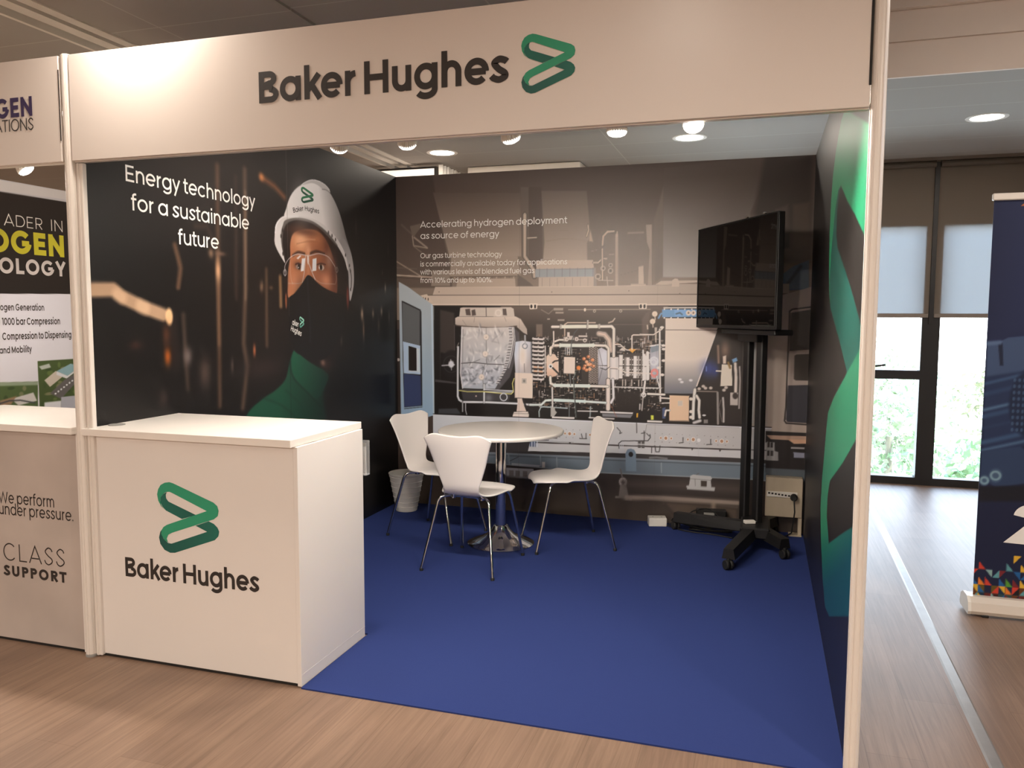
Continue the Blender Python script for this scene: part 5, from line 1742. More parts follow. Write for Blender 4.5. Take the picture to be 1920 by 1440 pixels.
P.ell([(1.239,1.093)][0], .008, .008, (24, 20, 18), .4)
for k in range(14):
    z = [(1.293,1.196)][0][1] - k * .0145
    P.ell(([(1.293,1.196)][0][0], z), .004, .004, (196, 180, 168), .5)
P.line([(1.255,1.12),(1.27,1.132),(1.297,1.136)], .010, (24, 20, 20), .005)
P.line([(1.255,1.082),(1.278,1.06),(1.302,1.038)], .012, (24, 20, 20), .006)
# manifold block on top
P.poly([(1.322,1.309),(1.52,1.322),(1.517,1.266),(1.323,1.256)], (54, 46, 42), .008)
for x0, x1, y0, y1, c in ((402, 440, 470, 515, (160, 148, 138)), (450, 500, 460, 500, (176, 164, 154)), (510, 540, 470, 510, (140, 128, 120)), (545, 628, 455, 470, (186, 174, 164)), (545, 628, 490, 502, (150, 138, 128)), (436, 460, 425, 470, (196, 184, 174))):
    p0, p1 = [(1.025,1.659),(1.793,0.926)]
    fx = lambda u: p0[0] + (p1[0] - p0[0]) * u / 1000
    fz = lambda v: p0[1] + (p1[1] - p0[1]) * v / 1000
    P.poly([(fx(x0), fz(y0) - .006), (fx(x1), fz(y0) - .006), (fx(x1), fz(y1) - .006), (fx(x0), fz(y1) - .006)], c, .005, .9)
for q in ([(1.357,1.29)], [(1.43,1.293)], [(1.49,1.285)]):
    P.ring(q[0], .011, .005, (200, 188, 178), .003)
# turbine casings
P.poly([(1.46,1.243),(1.521,1.255),(1.581,1.245),(1.588,0.964),(1.471,0.968)], (40, 33, 30), .008)
g0 = [(1.525,1.233),(1.581,0.975)]
for i in range(6):
    for k in range(20):
        P.ell((g0[0][0] + (g0[1][0] - g0[0][0]) * i / 5, g0[0][1] + (g0[1][1] - g0[0][1]) * (k + .5 * (i % 2)) / 20), .0038, .0042, (186, 170, 158), .5, .85)
for k, (u, v) in enumerate(((600, 690), (640, 670), (625, 720), (660, 745), (610, 760), (655, 790), (625, 800), (690, 760), (640, 745), (680, 700), (600, 785))):
    P.ell((fx(u), fz(v)), .013, .012, ((190, 112, 66), (168, 98, 60), (206, 150, 112))[k % 3], .5, .9)
    P.ell((fx(u) + .003, fz(v) + .003), .005, .005, (226, 190, 160), .6, .8)
P.ell([(1.447,1.087)][0], .016, .016, (206, 120, 60), .5, .9)
P.poly([(1.585,1.223),(1.611,1.235),(1.671,1.202),(1.675,0.996),(1.637,0.969),(1.59,0.971)], (164, 160, 164), .006, 1, (120, 116, 120), [(1.611,1.201),(1.637,0.973)])
P.glow([(1.634,1.15)][0], .03, .05, (208, 206, 210), .8)
P.line([(1.589,1.103),(1.674,1.107)], .007, (52, 48, 50), .004)
P.line([(1.592,1.22),(1.62,1.109)], .005, (90, 88, 92), .004, .8)
P.line([(1.595,0.994),(1.62,1.091)], .005, (84, 82, 86), .004, .8)
for k in range(8):
    P.ell((fx(740 + k * 13), fz(762)), .004, .004, (196, 190, 188), .5)
P.poly([(1.67,1.167),(1.734,1.171),(1.74,1.013),(1.675,1.007)], (176, 168, 164), .006)
P.poly([(1.688,1.167),(1.712,1.168),(1.714,1.008),(1.69,1.008)], (206, 196, 190), .006, .9)
P.line([(1.674,1.088),(1.739,1.086)], .006, (62, 56, 54), .004)
# compressor stages
P.poly([(1.734,1.189),(1.948,1.207),(1.956,1.011),(1.737,0.998)], (52, 45, 42), .006)
for u, w, c in ((945, 34, (196, 188, 182)), (985, 16, (120, 112, 106)), (1010, 30, (200, 190, 184)), (1043, 10, (96, 88, 82)), (1076, 30, (214, 206, 200)), (1106, 16, (150, 142, 136)), (1135, 14, (110, 102, 96)), (1162, 36, (206, 198, 192)), (1192, 12, (130, 122, 116))):
    hgt = 92 + 22 * (w > 30) + (14 if u > 1050 else 0)
    P.poly([(fx(u - w / 2), fz(760 - hgt)), (fx(u + w / 2), fz(760 - hgt)), (fx(u + w / 2), fz(760 + hgt)), (fx(u - w / 2), fz(760 + hgt))], c, .005, .95)
    for k in range(7):
        P.ell((fx(u + w / 2 + 6), fz(690 + k * 24)), .004, .005, (84, 74, 68) if k % 2 else (210, 202, 196), .5, .9)
    P.line([(fx(u - w / 2), fz(752)), (fx(u + w / 2), fz(752))], .006, (60, 54, 50), .004, .8)
P.poly([(1.933,1.208),(1.947,1.21),(1.953,1.017),(1.937,1.015)], (206, 198, 192), .004)
for u in (965, 990, 1048, 1112, 1140):
    for k in range(9):
        P.ell((fx(u), fz(885 + k * 7)), .004, .0035, (176, 164, 154), .5, .8)
P.poly([(1.737,1.217),(1.759,1.239),(1.777,1.226),(1.781,1.212)], (176, 164, 154), .006)
P.poly([(1.802,1.225),(1.825,1.234),(1.856,1.222),(1.84,1.211),(1.833,1.199),(1.818,1.211)], (212, 150, 62), .006)
P.poly([(1.954,1.236),(1.976,1.258),(2.019,1.252),(2.031,1.194),(2.031,1.021),(1.966,1.019),(1.953,1.149)], (140, 138, 144), .008)
P.glow([(1.986,1.135)][0], .03, .06, (184, 180, 184), .7)
P.poly([(1.956,1.251),(2.012,1.26),(2.011,1.219),(1.963,1.206)], (104, 112, 120), .005)
P.line([(1.955,1.251),(2.026,1.263)], .010, (214, 206, 200), .004)
P.ring([(1.98,1.139)][0], .018, .008, (206, 202, 202), .004)
P.ring([(1.986,1.056)][0], .022, .008, (196, 120, 110), .005)
# big pipes in front
PW = (204, 191, 179)
P.pipe([(1.591,1.334),(1.632,1.328),(1.664,1.29),(1.676,1.217)], .040, (150, 132, 120))
P.pipe([(1.342,1.316),(1.341,1.397),(1.361,1.41),(1.564,1.411)], .010, (150, 130, 114))
P.pipe([(1.66,1.411),(1.688,1.421),(1.703,1.441)], .012, (140, 122, 108))
P.pipe([(1.249,1.379),(1.413,1.382),(1.682,1.386),(1.698,1.367),(1.699,1.174)], .019, PW)
P.line([(1.32,1.381),(1.59,1.385)], .024, (212, 206, 190), .004)
for q in ([(1.313,1.381)], [(1.594,1.385)], [(1.51,1.412)], [(1.51,1.383)], [(1.308,1.246)], [(1.552,1.25)], [(1.273,0.956)], [(1.37,0.956)], [(1.524,0.958)], [(1.495,0.846)], [(1.257,0.847)], [(1.159,0.81)]):
    P.poly([(q[0][0] - .006, q[0][1] - .017), (q[0][0] + .006, q[0][1] - .017), (q[0][0] + .006, q[0][1] + .017), (q[0][0] - .006, q[0][1] + .017)], (150, 140, 130), .004)
    P.line([(q[0][0] - .009, q[0][1] - .014), (q[0][0] - .009, q[0][1] + .014)], .004, (50, 42, 38), .003, .8)
P.pipe([(1.237,1.18),(1.237,1.225),(1.261,1.245),(1.308,1.246)], .019, (206, 188, 174))
P.pipe([(1.308,1.246),(1.558,1.25),(1.64,1.249),(1.661,1.23),(1.666,0.992)], .018, PW)
P.line([(1.311,1.246),(1.551,1.25)], .024, (206, 206, 194), .004)
P.pipe([(1.662,1.003),(1.664,0.799)], .030, (186, 172, 162))
P.pipe([(1.237,1.016),(1.24,0.969),(1.271,0.956),(1.659,0.959)], .018, (200, 190, 180))
P.line([(1.268,0.956),(1.524,0.958)], .023, (200, 204, 196), .004)
P.pipe([(1.084,0.807),(1.17,0.81),(1.204,0.843),(1.272,0.849),(1.495,0.846),(1.646,0.842)], .016, (188, 192, 186))
P.line([(1.272,0.848),(1.495,0.846)], .021, (192, 202, 196), .004)
P.pipe([(1.696,1.011),(1.702,0.879),(1.685,0.844)], .017, (190, 184, 182))
P.pipe([(1.254,1.24),(1.261,1.27),(1.3,1.286),(1.33,1.286)], .013, (206, 192, 180))
P.pipe([(1.259,1.345),(1.261,1.27)], .010, (190, 176, 164))
P.poly([(1.338,1.164),(1.42,1.162),(1.418,1.044),(1.337,1.047)], (216, 198, 184), .004)
P.line([(1.337,1.045),(1.418,1.043)], .004, (120, 108, 100), .004)
P.line([(1.361,1.145),(1.399,1.144)], .004, (180, 160, 146), .004)
for u in (420, 440, 462):
    P.line([(fx(u), fz(655)), (fx(u + 2), fz(585)), (fx(u + 18), fz(580)), (fx(u + 20), fz(650))], .005, (186, 184, 180), .004, .8)
P.line([(1.389,1.198),(1.392,1.272),(1.414,1.339),(1.436,1.363)], .007, (60, 62, 60), .004)
P.line([(1.383,1.04),(1.389,0.958)], .007, (90, 92, 92), .004)
P.line([(1.428,1.057),(1.41,1.011),(1.419,0.884),(1.434,0.726)], .008, (46, 52, 50), .005)
P.line([(1.424,1.055),(1.407,1.004),(1.414,0.876),(1.429,0.73)], .003, (150, 156, 152), .003, .7)
P.line([(1.708,1.259),(1.744,1.259),(1.788,1.222),(1.812,1.219)], .007, PW, .004)
P.line([(1.828,1.223),(1.826,1.32),(1.835,1.327),(1.976,1.33)], .008, PW, .004)
P.line([(1.672,1.093),(1.724,1.092),(1.784,1.062),(1.973,1.058)], .007, (206, 194, 184), .004)
P.line([(1.697,0.957),(2.037,0.958)], .007, (200, 194, 190), .004)
P.line([(1.944,0.916),(2.038,0.915)], .014, (206, 194, 184), .004)
P.line([(1.605,1.09),(1.643,1.077),(1.672,1.099)], .005, (40, 36, 36), .004)
P.line([(1.156,0.722),(1.154,0.761),(1.167,0.792),(1.191,0.796),(1.366,0.792)], .008, (150, 160, 160), .004)
P.line([(1.381,0.837),(1.38,0.732)], .006, (96, 100, 100), .004)
P.line([(1.537,0.809),(1.534,0.73)], .009, (120, 126, 126), .005)
P.pipe([(1.252,0.939),(1.258,0.719)], .012, (170, 164, 158))
P.poly([(1.242,0.794),(1.273,0.796),(1.275,0.773),(1.289,0.758),(1.266,0.727),(1.242,0.726)], (150, 144, 138), .006)
P.poly([(1.254,0.728),(1.42,0.729),(1.42,0.717),(1.254,0.714)], (200, 192, 186), .004)
P.line([(1.443,0.775),(1.587,0.778)], .007, (186, 180, 174), .004)
P.poly([(1.606,0.781),(1.843,0.78),(1.84,0.768),(1.609,0.768)], (176, 170, 166), .005)
P.poly([(1.621,0.764),(1.841,0.764),(1.825,0.74),(1.625,0.742)], (104, 102, 104), .008)
P.line([(1.527,0.73),(1.707,0.729)], .008, (206, 198, 192), .004)
P.line([(1.68,0.833),(1.726,0.742)], .004, (130, 70, 50), .004, .8)
P.poly([(1.867,0.775),(1.878,0.776),(1.877,0.746),(1.868,0.746)], (206, 156, 46), .004)
P.poly([(1.969,0.763),(1.987,0.763),(1.987,0.735),(1.97,0.735)], (196, 204, 70), .004)
P.pipe([(1.923,1.003),(1.914,0.908)], .014, (190, 182, 176))
P.ring([(1.915,0.908)][0], .014, .008, (206, 198, 192), .004)
P.line([(1.911,0.893),(1.905,0.797)], .007, (206, 198, 190), .005, .8)
P.line([(1.89,0.841),(1.889,0.804)], .008, (210, 202, 196), .005, .8)
for k in range(12):
    P.ell((fx(960 + k * 32), fz(960)), .006, .007, (170, 162, 156), .5, .8)
# gauges, blue lid and pale duct at the right
for q in ([(1.982,1.474)], [(1.968,1.422)]):
    P.ell(q[0], .019, .019, (196, 178, 160), .25)
    P.line([q[0], (q[0][0] + .004, q[0][1] - .040)], .007, (176, 158, 142), .004)
P.line([(1.932,1.395),(1.935,1.37)], .008, (176, 160, 146), .005)
P.poly([(1.982,1.381),(2,1.381),(1.998,1.277),(1.988,1.277)], (186, 170, 156), .006, .8)
P.pipe([(2.018,1.367),(2.024,1.108),(2.032,0.868)], .012, (196, 188, 180))
P.pipe([(1.882,1.332),(1.976,1.33),(2.036,1.371)], .008, (200, 186, 174))
P.pipe([(2.003,1.042),(2.011,1.006),(2.027,0.955)], .008, (190, 184, 178))
for q in ([(2.033,1.381)], [(2.045,1.256)], [(2.048,1.231)], [(2.016,1.1)], [(2.042,1.052)], [(2.049,1.151)]):
    P.ell(q[0], .014, .009, (212, 200, 190), .4)
for q in ([(1.941,1.283)], [(1.959,1.273)], [(1.932,1.193)]):
    P.ell(q[0], .01, .012, (120, 104, 94), .5)
P.poly([(2.032,1.506),(2.371,1.507),(2.372,1.456),(2.033,1.451)], (92, 128, 162), .004)
P.poly([(2.114,1.503),(2.195,1.503),(2.196,1.461),(2.119,1.459)], (112, 150, 184), .006, .6)
P.line([(2.129,1.475),(2.153,1.483),(2.168,1.471)], .010, (50, 66, 84), .006, .8)
P.line([(2.045,1.516),(2.371,1.519)], .010, (176, 168, 160), .004)
P.line([(2.009,1.446),(2.023,1.474),(2.039,1.481)], .012, (96, 128, 158), .005)
for q in ([(2.211,1.482)], [(2.244,1.482)]):
    P.ell(q[0], .017, .018, (222, 204, 188), .2)
    P.ell(q[0], .006, .008, (110, 96, 84), .4)
for k in range(8):
    P.ell(([(2.048,1.447),(2.311,1.448)][0][0] + k * .0465, [(2.048,1.447),(2.311,1.448)][0][1]), .0055, .0055, (206, 196, 188), .4)
    P.ell(([(2.047,1.506),(2.309,1.507)][0][0] + k * .0465, [(2.047,1.506),(2.309,1.507)][0][1]), .0055, .0055, (206, 196, 188), .4)
P.poly([(2.056,1.444),(2.427,1.446),(2.399,1.356),(2.338,1.164),(2.278,0.981),(2.264,0.927),(2.059,0.922),(2.058,1.224)], (204, 188, 173), .004, 1, (92, 92, 97), [(2.17,1.197),(2.176,0.931)])
P.poly([(2.056,1.444),(2.427,1.446),(2.402,1.367),(2.058,1.364)], (196, 180, 166), .004, .8)
P.line([(2.056,1.364),(2.166,1.365),(2.402,1.364)], .005, (92, 76, 66), .004)
P.line([(2.399,1.356),(2.338,1.164),(2.278,0.981)], .008, (222, 206, 192), .004)
P.poly([(2.278,1.355),(2.399,1.356),(2.37,1.271)], (222, 204, 190), .03, .5)
for q in ([(2.163,1.023)], [(2.176,1.005)], [(2.237,1.019)]):
    P.ell(q[0], .012, .008, (206, 200, 198), .7, .8)
P.poly([(2.406,1.349),(2.558,1.344),(2.569,0.824),(2.565,0.731),(2.293,0.719),(2.284,0.949)], (30, 24, 22), .008)
P.glow([(2.357,1.101)][0], .05, .06, (46, 62, 124), .8)
P.glow([(2.399,1.088)][0], .02, .04, (40, 54, 110), .7)
P.line([(2.339,1.115),(2.34,1.086)], .006, (110, 130, 190), .006, .8)
P.line([(2.413,1.258),(2.42,1.145)], .014, (140, 112, 94), .012, .8)
P.glow([(2.46,1.23)][0], .03, .06, (120, 94, 78), .8)
P.poly([(2.447,1.188),(2.468,1.195),(2.469,1.139),(2.449,1.138)], (186, 168, 152), .008)
P.poly([(2.441,1.134),(2.506,1.131),(2.514,0.99),(2.435,0.984)], (190, 178, 162), .004)
P.line([(2.407,1.088),(2.44,1.087)], .009, (200, 188, 174), .004)
P.line([(2.483,1.146),(2.496,1.111)], .014, (120, 92, 50), .008)
P.poly([(2.506,1.168),(2.536,1.182),(2.544,1.161),(2.517,1.14)], (96, 130, 160), .008)
P.pipe([(2.529,1.14),(2.537,1.049),(2.537,0.95)], .020, (170, 158, 148))
P.pipe([(2.558,1.12),(2.564,1.021),(2.562,0.837)], .010, (130, 122, 116))
P.poly([(2.501,0.943),(2.553,0.943),(2.554,0.857),(2.504,0.857)], (158, 148, 140), .005)
P.ell([(2.535,0.921)][0], .018, .022, (44, 36, 34), .4)
P.line([(2.277,0.945),(2.416,0.946)], .006, (150, 136, 124), .004, .8)
for q in ([(2.322,0.98)], [(2.337,0.968)], [(2.372,0.97)], [(2.294,0.962)], [(2.473,0.976)], [(2.46,0.958)]):
    P.ell(q[0], .012, .010, (190, 176, 164), .6, .85)
P.poly([(2.291,0.933),(2.413,0.937),(2.418,0.728),(2.314,0.724)], (18, 14, 13), .006)
P.line([(2.418,0.939),(2.426,0.725)], .014, (122, 114, 108), .005)
P.line([(2.441,0.89),(2.429,0.839),(2.452,0.74)], .005, (90, 84, 80), .004)
P.pipe([(2.455,0.905),(2.462,0.819),(2.463,0.741)], .014, (140, 132, 126))
P.pipe([(2.266,0.956),(2.259,0.869),(2.258,0.754)], .020, (206, 196, 186))
P.pipe([(2.278,0.913),(2.297,0.881),(2.295,0.813),(2.302,0.763)], .018, (196, 186, 176))
P.line([(2.265,0.725),(2.306,0.741)], .02, (170, 164, 160), .01)
P.ell([(2.332,0.78)][0], .012, .006, (210, 204, 200), .5)
P.poly([(2.33,0.75),(2.358,0.752),(2.359,0.726),(2.331,0.724)], (110, 104, 100), .006)
P.poly([(2.094,0.911),(2.23,0.911),(2.231,0.737),(2.097,0.735)], (230, 194, 160), .004)
P.line([(2.097,0.732),(2.231,0.734)], .006, (110, 92, 78), .004)
P.poly([(2.152,0.874),(2.185,0.875),(2.185,0.839),(2.153,0.838)], (172, 158, 144), .004)
P.line([(2.231,0.904),(2.233,0.745)], .008, (40, 32, 30), .005)
for q in ([(2.241,0.89)], [(2.243,0.802)], [(2.244,0.763)]):
    P.ell(q[0], .012, .011, (206, 194, 182), .4)
P.line([(2.034,0.89),(2.095,0.888)], .010, (190, 180, 170), .004)
P.line([(2.046,0.854),(2.096,0.857)], .007, (190, 180, 170), .004)
P.poly([(2.046,0.818),(2.068,0.826),(2.069,0.746),(2.048,0.745)], (70, 84, 120), .008, .8)
P.pipe([(2.065,0.767),(2.072,0.804),(2.097,0.805)], .012, (196, 188, 180))
P.pipe([(1.944,0.916),(2.059,0.914)], .014, (206, 194, 184))
P.poly([(1.968,0.765),(1.986,0.766),(1.987,0.735),(1.969,0.734)], (200, 204, 74), .004)
P.poly([(1.943,0.729),(2.048,0.729),(2.048,0.716),(1.944,0.716)], (206, 198, 190), .004)
P.line([(1.906,1.221),(1.917,1.018)], .010, (206, 198, 192), .004)
P.line([(1.936,1.207),(1.941,1.018)], .016, (214, 206, 200), .004)
P.ring([(1.983,1.146)][0], .026, .010, (200, 198, 198), .005)
P.ring([(1.988,1.067)][0], .022, .009, (196, 112, 106), .005)
P.poly([(1.956,1.236),(2.006,1.26),(2.008,1.223),(1.971,1.206)], (108, 116, 124), .005)
# right door frame and open door
P.poly([(2.614,1.524),(2.739,1.538),(2.758,0.683),(2.63,0.699)], (140, 128, 118), .006)
P.line([(2.65,1.372),(2.646,0.749)], .02, (104, 100, 96), .008)
P.line([(2.657,1.365),(2.652,0.742)], .006, (160, 158, 154), .004)
P.poly([(2.574,1.524),(2.614,1.524),(2.629,0.72),(2.568,0.731)], (36, 29, 27), .006)
P.poly([(2.725,1.573),(2.79,1.593),(3.013,1.659),(3.046,0.669),(2.818,0.679),(2.75,0.686)], (152, 137, 124), .006)
P.line([(3.008,1.523),(2.883,1.507),(2.867,1.494),(2.866,1.237),(2.863,0.856),(2.857,0.765),(2.868,0.749),(3.031,0.743)], .010, (34, 28, 26), .005)
P.line([(3.008,1.514),(2.888,1.499),(2.875,1.489),(2.874,1.237),(2.871,0.856),(2.865,0.767)], .004, (186, 170, 156), .004)
P.poly([(2.875,1.484),(3.018,1.508),(3.027,1.245),(2.873,1.231)], (40, 35, 33), .005)
P.poly([(2.873,1.229),(3.027,1.242),(3.035,1.014),(2.869,1.005)], (150, 136, 125), .005)
P.poly([(2.906,1.202),(2.919,1.21),(3.028,1.216),(3.034,1.038),(2.918,1.037),(2.906,1.046)], (48, 41, 36), .006)
P.poly([(2.871,1.002),(3.035,1.011),(3.043,0.754),(2.874,0.757),(2.865,0.772)], (42, 42, 48), .005)
# sole beam, holes and fittings
P.poly([(0.315,0.703),(1.111,0.707),(1.938,0.708),(2.657,0.712),(2.774,0.71),(2.779,0.547),(2.564,0.557),(1.087,0.534),(0.314,0.519)], (176, 176, 178), .003, 1, (158, 153, 149), [(0.35,0.612),(2.617,0.641)])
P.line([(0.315,0.7),(1.111,0.705),(1.938,0.706),(2.774,0.708)], .006, (204, 204, 206), .003, .8)
P.line([(0.315,0.709),(1.111,0.713),(1.938,0.714),(2.774,0.716)], .005, (26, 22, 21), .003)
P.line([(1.94,0.7),(2.566,0.705)], .003, (96, 92, 90), .003, .8)
P.line([(1.94,0.7),(1.924,0.581)], .003, (96, 92, 90), .003, .8)
P.poly([(1.051,0.524),(2.564,0.548),(2.779,0.551),(2.78,0.493),(2.565,0.495),(1.783,0.485),(1.071,0.462)], (168, 165, 163), .003)
P.line([(1.051,0.528),(2.564,0.554),(2.778,0.554)], .007, (54, 50, 49), .003)
P.line([(1.15,0.542),(1.413,0.545)], .004, (120, 118, 118), .003, .8)
for q in ([(1.351,0.607)], [(1.42,0.606)], [(1.535,0.606)], [(2.04,0.608)], [(2.112,0.608)], [(2.226,0.606)], [(2.417,0.606)], [(2.488,0.606)]):
    P.ell(q[0], .010, .011, (206, 198, 190), .3)
    P.ell(q[0], .0065, .0075, (150, 112, 84), .4)
for q in ([(1.385,0.607)], [(2.075,0.608)], [(2.263,0.608)], [(2.454,0.606)]):
    P.ell(q[0], .015, .016, (214, 206, 198), .25)
    P.ell(q[0], .0105, .0115, (146, 108, 82), .35)
P.ell([(2.3,0.605)][0], .010, .012, (226, 220, 214), .4)
q = random.Random(2)
for c in ([(1.385,0.607)], [(2.075,0.608)], [(2.263,0.608)], [(2.454,0.606)]):
    for k in range(8):
        P.ell((c[0][0] - .075 + .05 * (k % 4), c[0][1] + (.03 if k < 4 else -.028)), .0032, .0032, (110, 104, 100), .5, .9)
for pts in ([(1.73,0.667),(1.754,0.642),(1.75,0.625),(1.764,0.632)], [(1.472,0.609),(1.479,0.583)], [(1.506,0.615),(1.506,0.578)], [(1.46,0.575),(1.511,0.577)], [(1.904,0.634),(1.929,0.64)], [(1.941,0.635),(1.959,0.618)], [(2.193,0.618),(2.193,0.592)], [(2.167,0.579),(2.196,0.585)],
            [(2.38,0.615),(2.381,0.586)], [(2.354,0.577),(2.388,0.581)], [(1.869,0.709),(1.871,0.637)], [(1.923,0.652),(1.924,0.581)], [(1.866,0.578),(1.924,0.578)]):
    P.line(pts, .006, (48, 44, 44), .004, .9)
P.line([(1.964,0.628),(1.967,0.607),(1.951,0.584),(1.765,0.573),(1.744,0.554),(1.748,0.518)], .006, (44, 42, 42), .004)
for u in (838, 848, 858):
    P.line([([(1.751,0.554)][0][0] + (u - 838) * .00122, [(1.751,0.554)][0][1]), ([(1.751,0.554)][0][0] + (u - 838) * .00122, [(1.752,0.474)][0][1])], .004, (170, 170, 172), .003)
for k in range(4):
    x, z = [(1.881,0.581)][0]
    P.poly([(x + .026 * (k % 2), z - .030 * (k // 2)), (x + .020 + .026 * (k % 2), z - .030 * (k // 2)), (x + .020 + .026 * (k % 2), z - .022 - .030 * (k // 2)), (x + .026 * (k % 2), z - .022 - .030 * (k // 2))], (70, 66, 64), .004)
P.line([(1.978,0.5),(1.978,0.542),(2.001,0.549),(2.007,0.508),(2.031,0.509),(2.036,0.551)], .006, (50, 46, 46), .004)
for q in ([(1.388,0.544)], [(2.257,0.545)], [(2.444,0.545)]):
    P.poly([(q[0][0] - .008, q[0][1]), (q[0][0] + .008, q[0][1]), (q[0][0], q[0][1] - .014)], (48, 44, 42), .004)
for q in ([(1.194,0.554)], [(1.257,0.572)]):
    P.poly([(q[0][0] - .035, q[0][1] - .008), (q[0][0] + .035, q[0][1] - .006), (q[0][0] + .035, q[0][1] + .008), (q[0][0] - .035, q[0][1] + .006)], (60, 58, 60), .005)
    P.line([(q[0][0] - .03, q[0][1]), (q[0][0] + .03, q[0][1] + .002)], .006, (196, 196, 200), .004)
P.poly([(0.899,0.541),(1.048,0.541),(1.051,0.484),(0.899,0.484)], (172, 176, 182), .004)
P.poly([(1.054,0.562),(1.131,0.563),(1.131,0.497),(1.055,0.497)], (70, 80, 100), .006)
for k in range(5):
    P.line([([(1.061,0.549)][0][0] + .02 * k, [(1.061,0.549)][0][1]), ([(1.061,0.5)][0][0] + .02 * k, [(1.061,0.5)][0][1])], .007, (190, 192, 198), .004, .9)
P.line([(2.3,0.6),(2.301,0.454)], .0025, (150, 148, 146), .003, .8)
# under the sole beam: dark gap, blue-grey girder, floor
P.poly([(0.314,0.519),(1.087,0.534),(1.071,0.462),(1.783,0.485),(2.565,0.495),(2.78,0.493),(2.782,0.431),(0.776,0.397),(0.313,0.395)], (44, 40, 39), .005)
P.poly([(0.035,0.388),(0.776,0.381),(2.667,0.369),(3.034,0.374),(3.048,-0.024),(-0.038,-0.082)], (40, 33, 29), .004, 1, (70, 59, 50), [(1.514,0.314),(1.479,-0.063)])
P.poly([(0.313,0.433),(0.776,0.429),(1.513,0.439),(2.664,0.46),(2.795,0.461),(2.798,0.348),(2.667,0.354),(1.514,0.333),(0.776,0.356),(0.313,0.362)], (88, 97, 104), .004)
P.line([(0.313,0.437),(0.776,0.433),(1.513,0.443),(2.795,0.464)], .010, (106, 112, 116), .004)
P.line([(0.313,0.42),(0.776,0.417),(1.513,0.427),(2.795,0.45)], .005, (48, 50, 53), .005, .8)
P.line([(0.313,0.358),(0.776,0.356),(1.514,0.333),(2.667,0.354),(2.798,0.348)], .008, (112, 116, 118), .004)
for q in ([(0.922,0.427),(0.927,0.355)], [(1.166,0.431),(1.17,0.357)], [(2.047,0.431),(2.049,0.362)], [(1.29,0.426),(1.293,0.354)]):
    P.line(q, .006, (120, 126, 130), .004)
P.line([(0.932,0.38),(0.997,0.415)], .006, (60, 62, 66), .004)
P.poly([(1.798,0.358),(1.793,0.484),(1.807,0.515),(1.831,0.522),(1.855,0.515),(1.868,0.492),(1.873,0.361)], (100, 114, 126), .004)
P.ell([(1.832,0.48)][0], .016, .018, (18, 15, 15), .25)
P.line([(1.967,0.464),(2.014,0.469),(2.084,0.464)], .014, (110, 108, 106), .008, .8)
P.poly([(0.893,0.328),(1.113,0.331),(1.139,0.261),(0.894,0.264)], (150, 146, 144), .005)
for u in (175, 215, 262):
    x = [(0.926,0.311)][0][0] + (u - 175) * .00122
    P.poly([(x, [(0.926,0.311)][0][1]), (x + .035, [(0.926,0.311)][0][1]), (x + .035, [(0.926,0.273)][0][1]), (x, [(0.926,0.273)][0][1])], (112, 104, 98), .004)
P.poly([(1.179,0.388),(1.202,0.388),(1.202,0.346),(1.179,0.345)], (160, 154, 148), .005)
P.poly([(0.945,0.366),(1.164,0.361),(1.158,0.349),(0.945,0.348)], (140, 142, 144), .004)
for q, s in (([(1.779,0.279)], .03),):
    P.ell(q[0], s, s * 1.1, (104, 96, 90), .3)
    P.ell((q[0][0], q[0][1] - .004), s * .4, s * .45, (52, 44, 40), .4)
    P.ring(q[0], s * .85, .006, (130, 122, 116), .005)
    P.poly([(q[0][0] - .02, q[0][1] - .02), (q[0][0] + .024, q[0][1] - .02), (q[0][0] + .045, q[0][1] - .12), (q[0][0] - .03, q[0][1] - .11)], (92, 84, 78), .008)
    P.line([(q[0][0] - .05, q[0][1] - .115), (q[0][0] + .06, q[0][1] - .125)], .01, (110, 102, 94), .006)
    P.line([(q[0][0] - .005, q[0][1] + .03), (q[0][0] - .02, q[0][1] + .09)], .01, (90, 84, 80), .006)
P.line([(1.811,0.265),(2.237,0.28),(2.561,0.278)], .05, (66, 57, 51), .05, .7)
P.line([(1.807,0.168),(2.066,0.182),(2.569,0.184)], .030, (118, 104, 94), .016)
P.line([(1.819,0.155),(2.066,0.166),(2.57,0.157)], .008, (96, 84, 75), .008)
P.poly([(2.067,0.149),(2.565,0.139),(2.568,0.023),(2.162,0.013)], (78, 65, 54), .03, .7)
P.poly([(2.078,0.156),(2.125,0.106),(2.167,0.061),(2.138,0.059),(2.067,0.125)], (44, 36, 32), .02, .7)
P.line([(2.409,0.174),(2.41,0.104)], .03, (122, 106, 92), .02, .7)
P.poly([(2.22,0.273),(2.242,0.289),(2.249,0.353),(2.267,0.362),(2.387,0.358),(2.396,0.342),(2.387,0.332),(2.393,0.281),(2.417,0.278),(2.415,0.261),(2.231,0.26)], (150, 147, 143), .004)
P.poly([(2.321,0.323),(2.362,0.323),(2.361,0.286),(2.322,0.285)], (52, 44, 36), .005)
P.line([(2.281,0.332),(2.284,0.285)], .004, (104, 100, 96), .004)
P.line([(2.249,0.332),(2.391,0.33)], .004, (110, 106, 102), .004)
P.line([(2.291,0.365),(2.305,0.372)], .006, (84, 80, 78), .004)
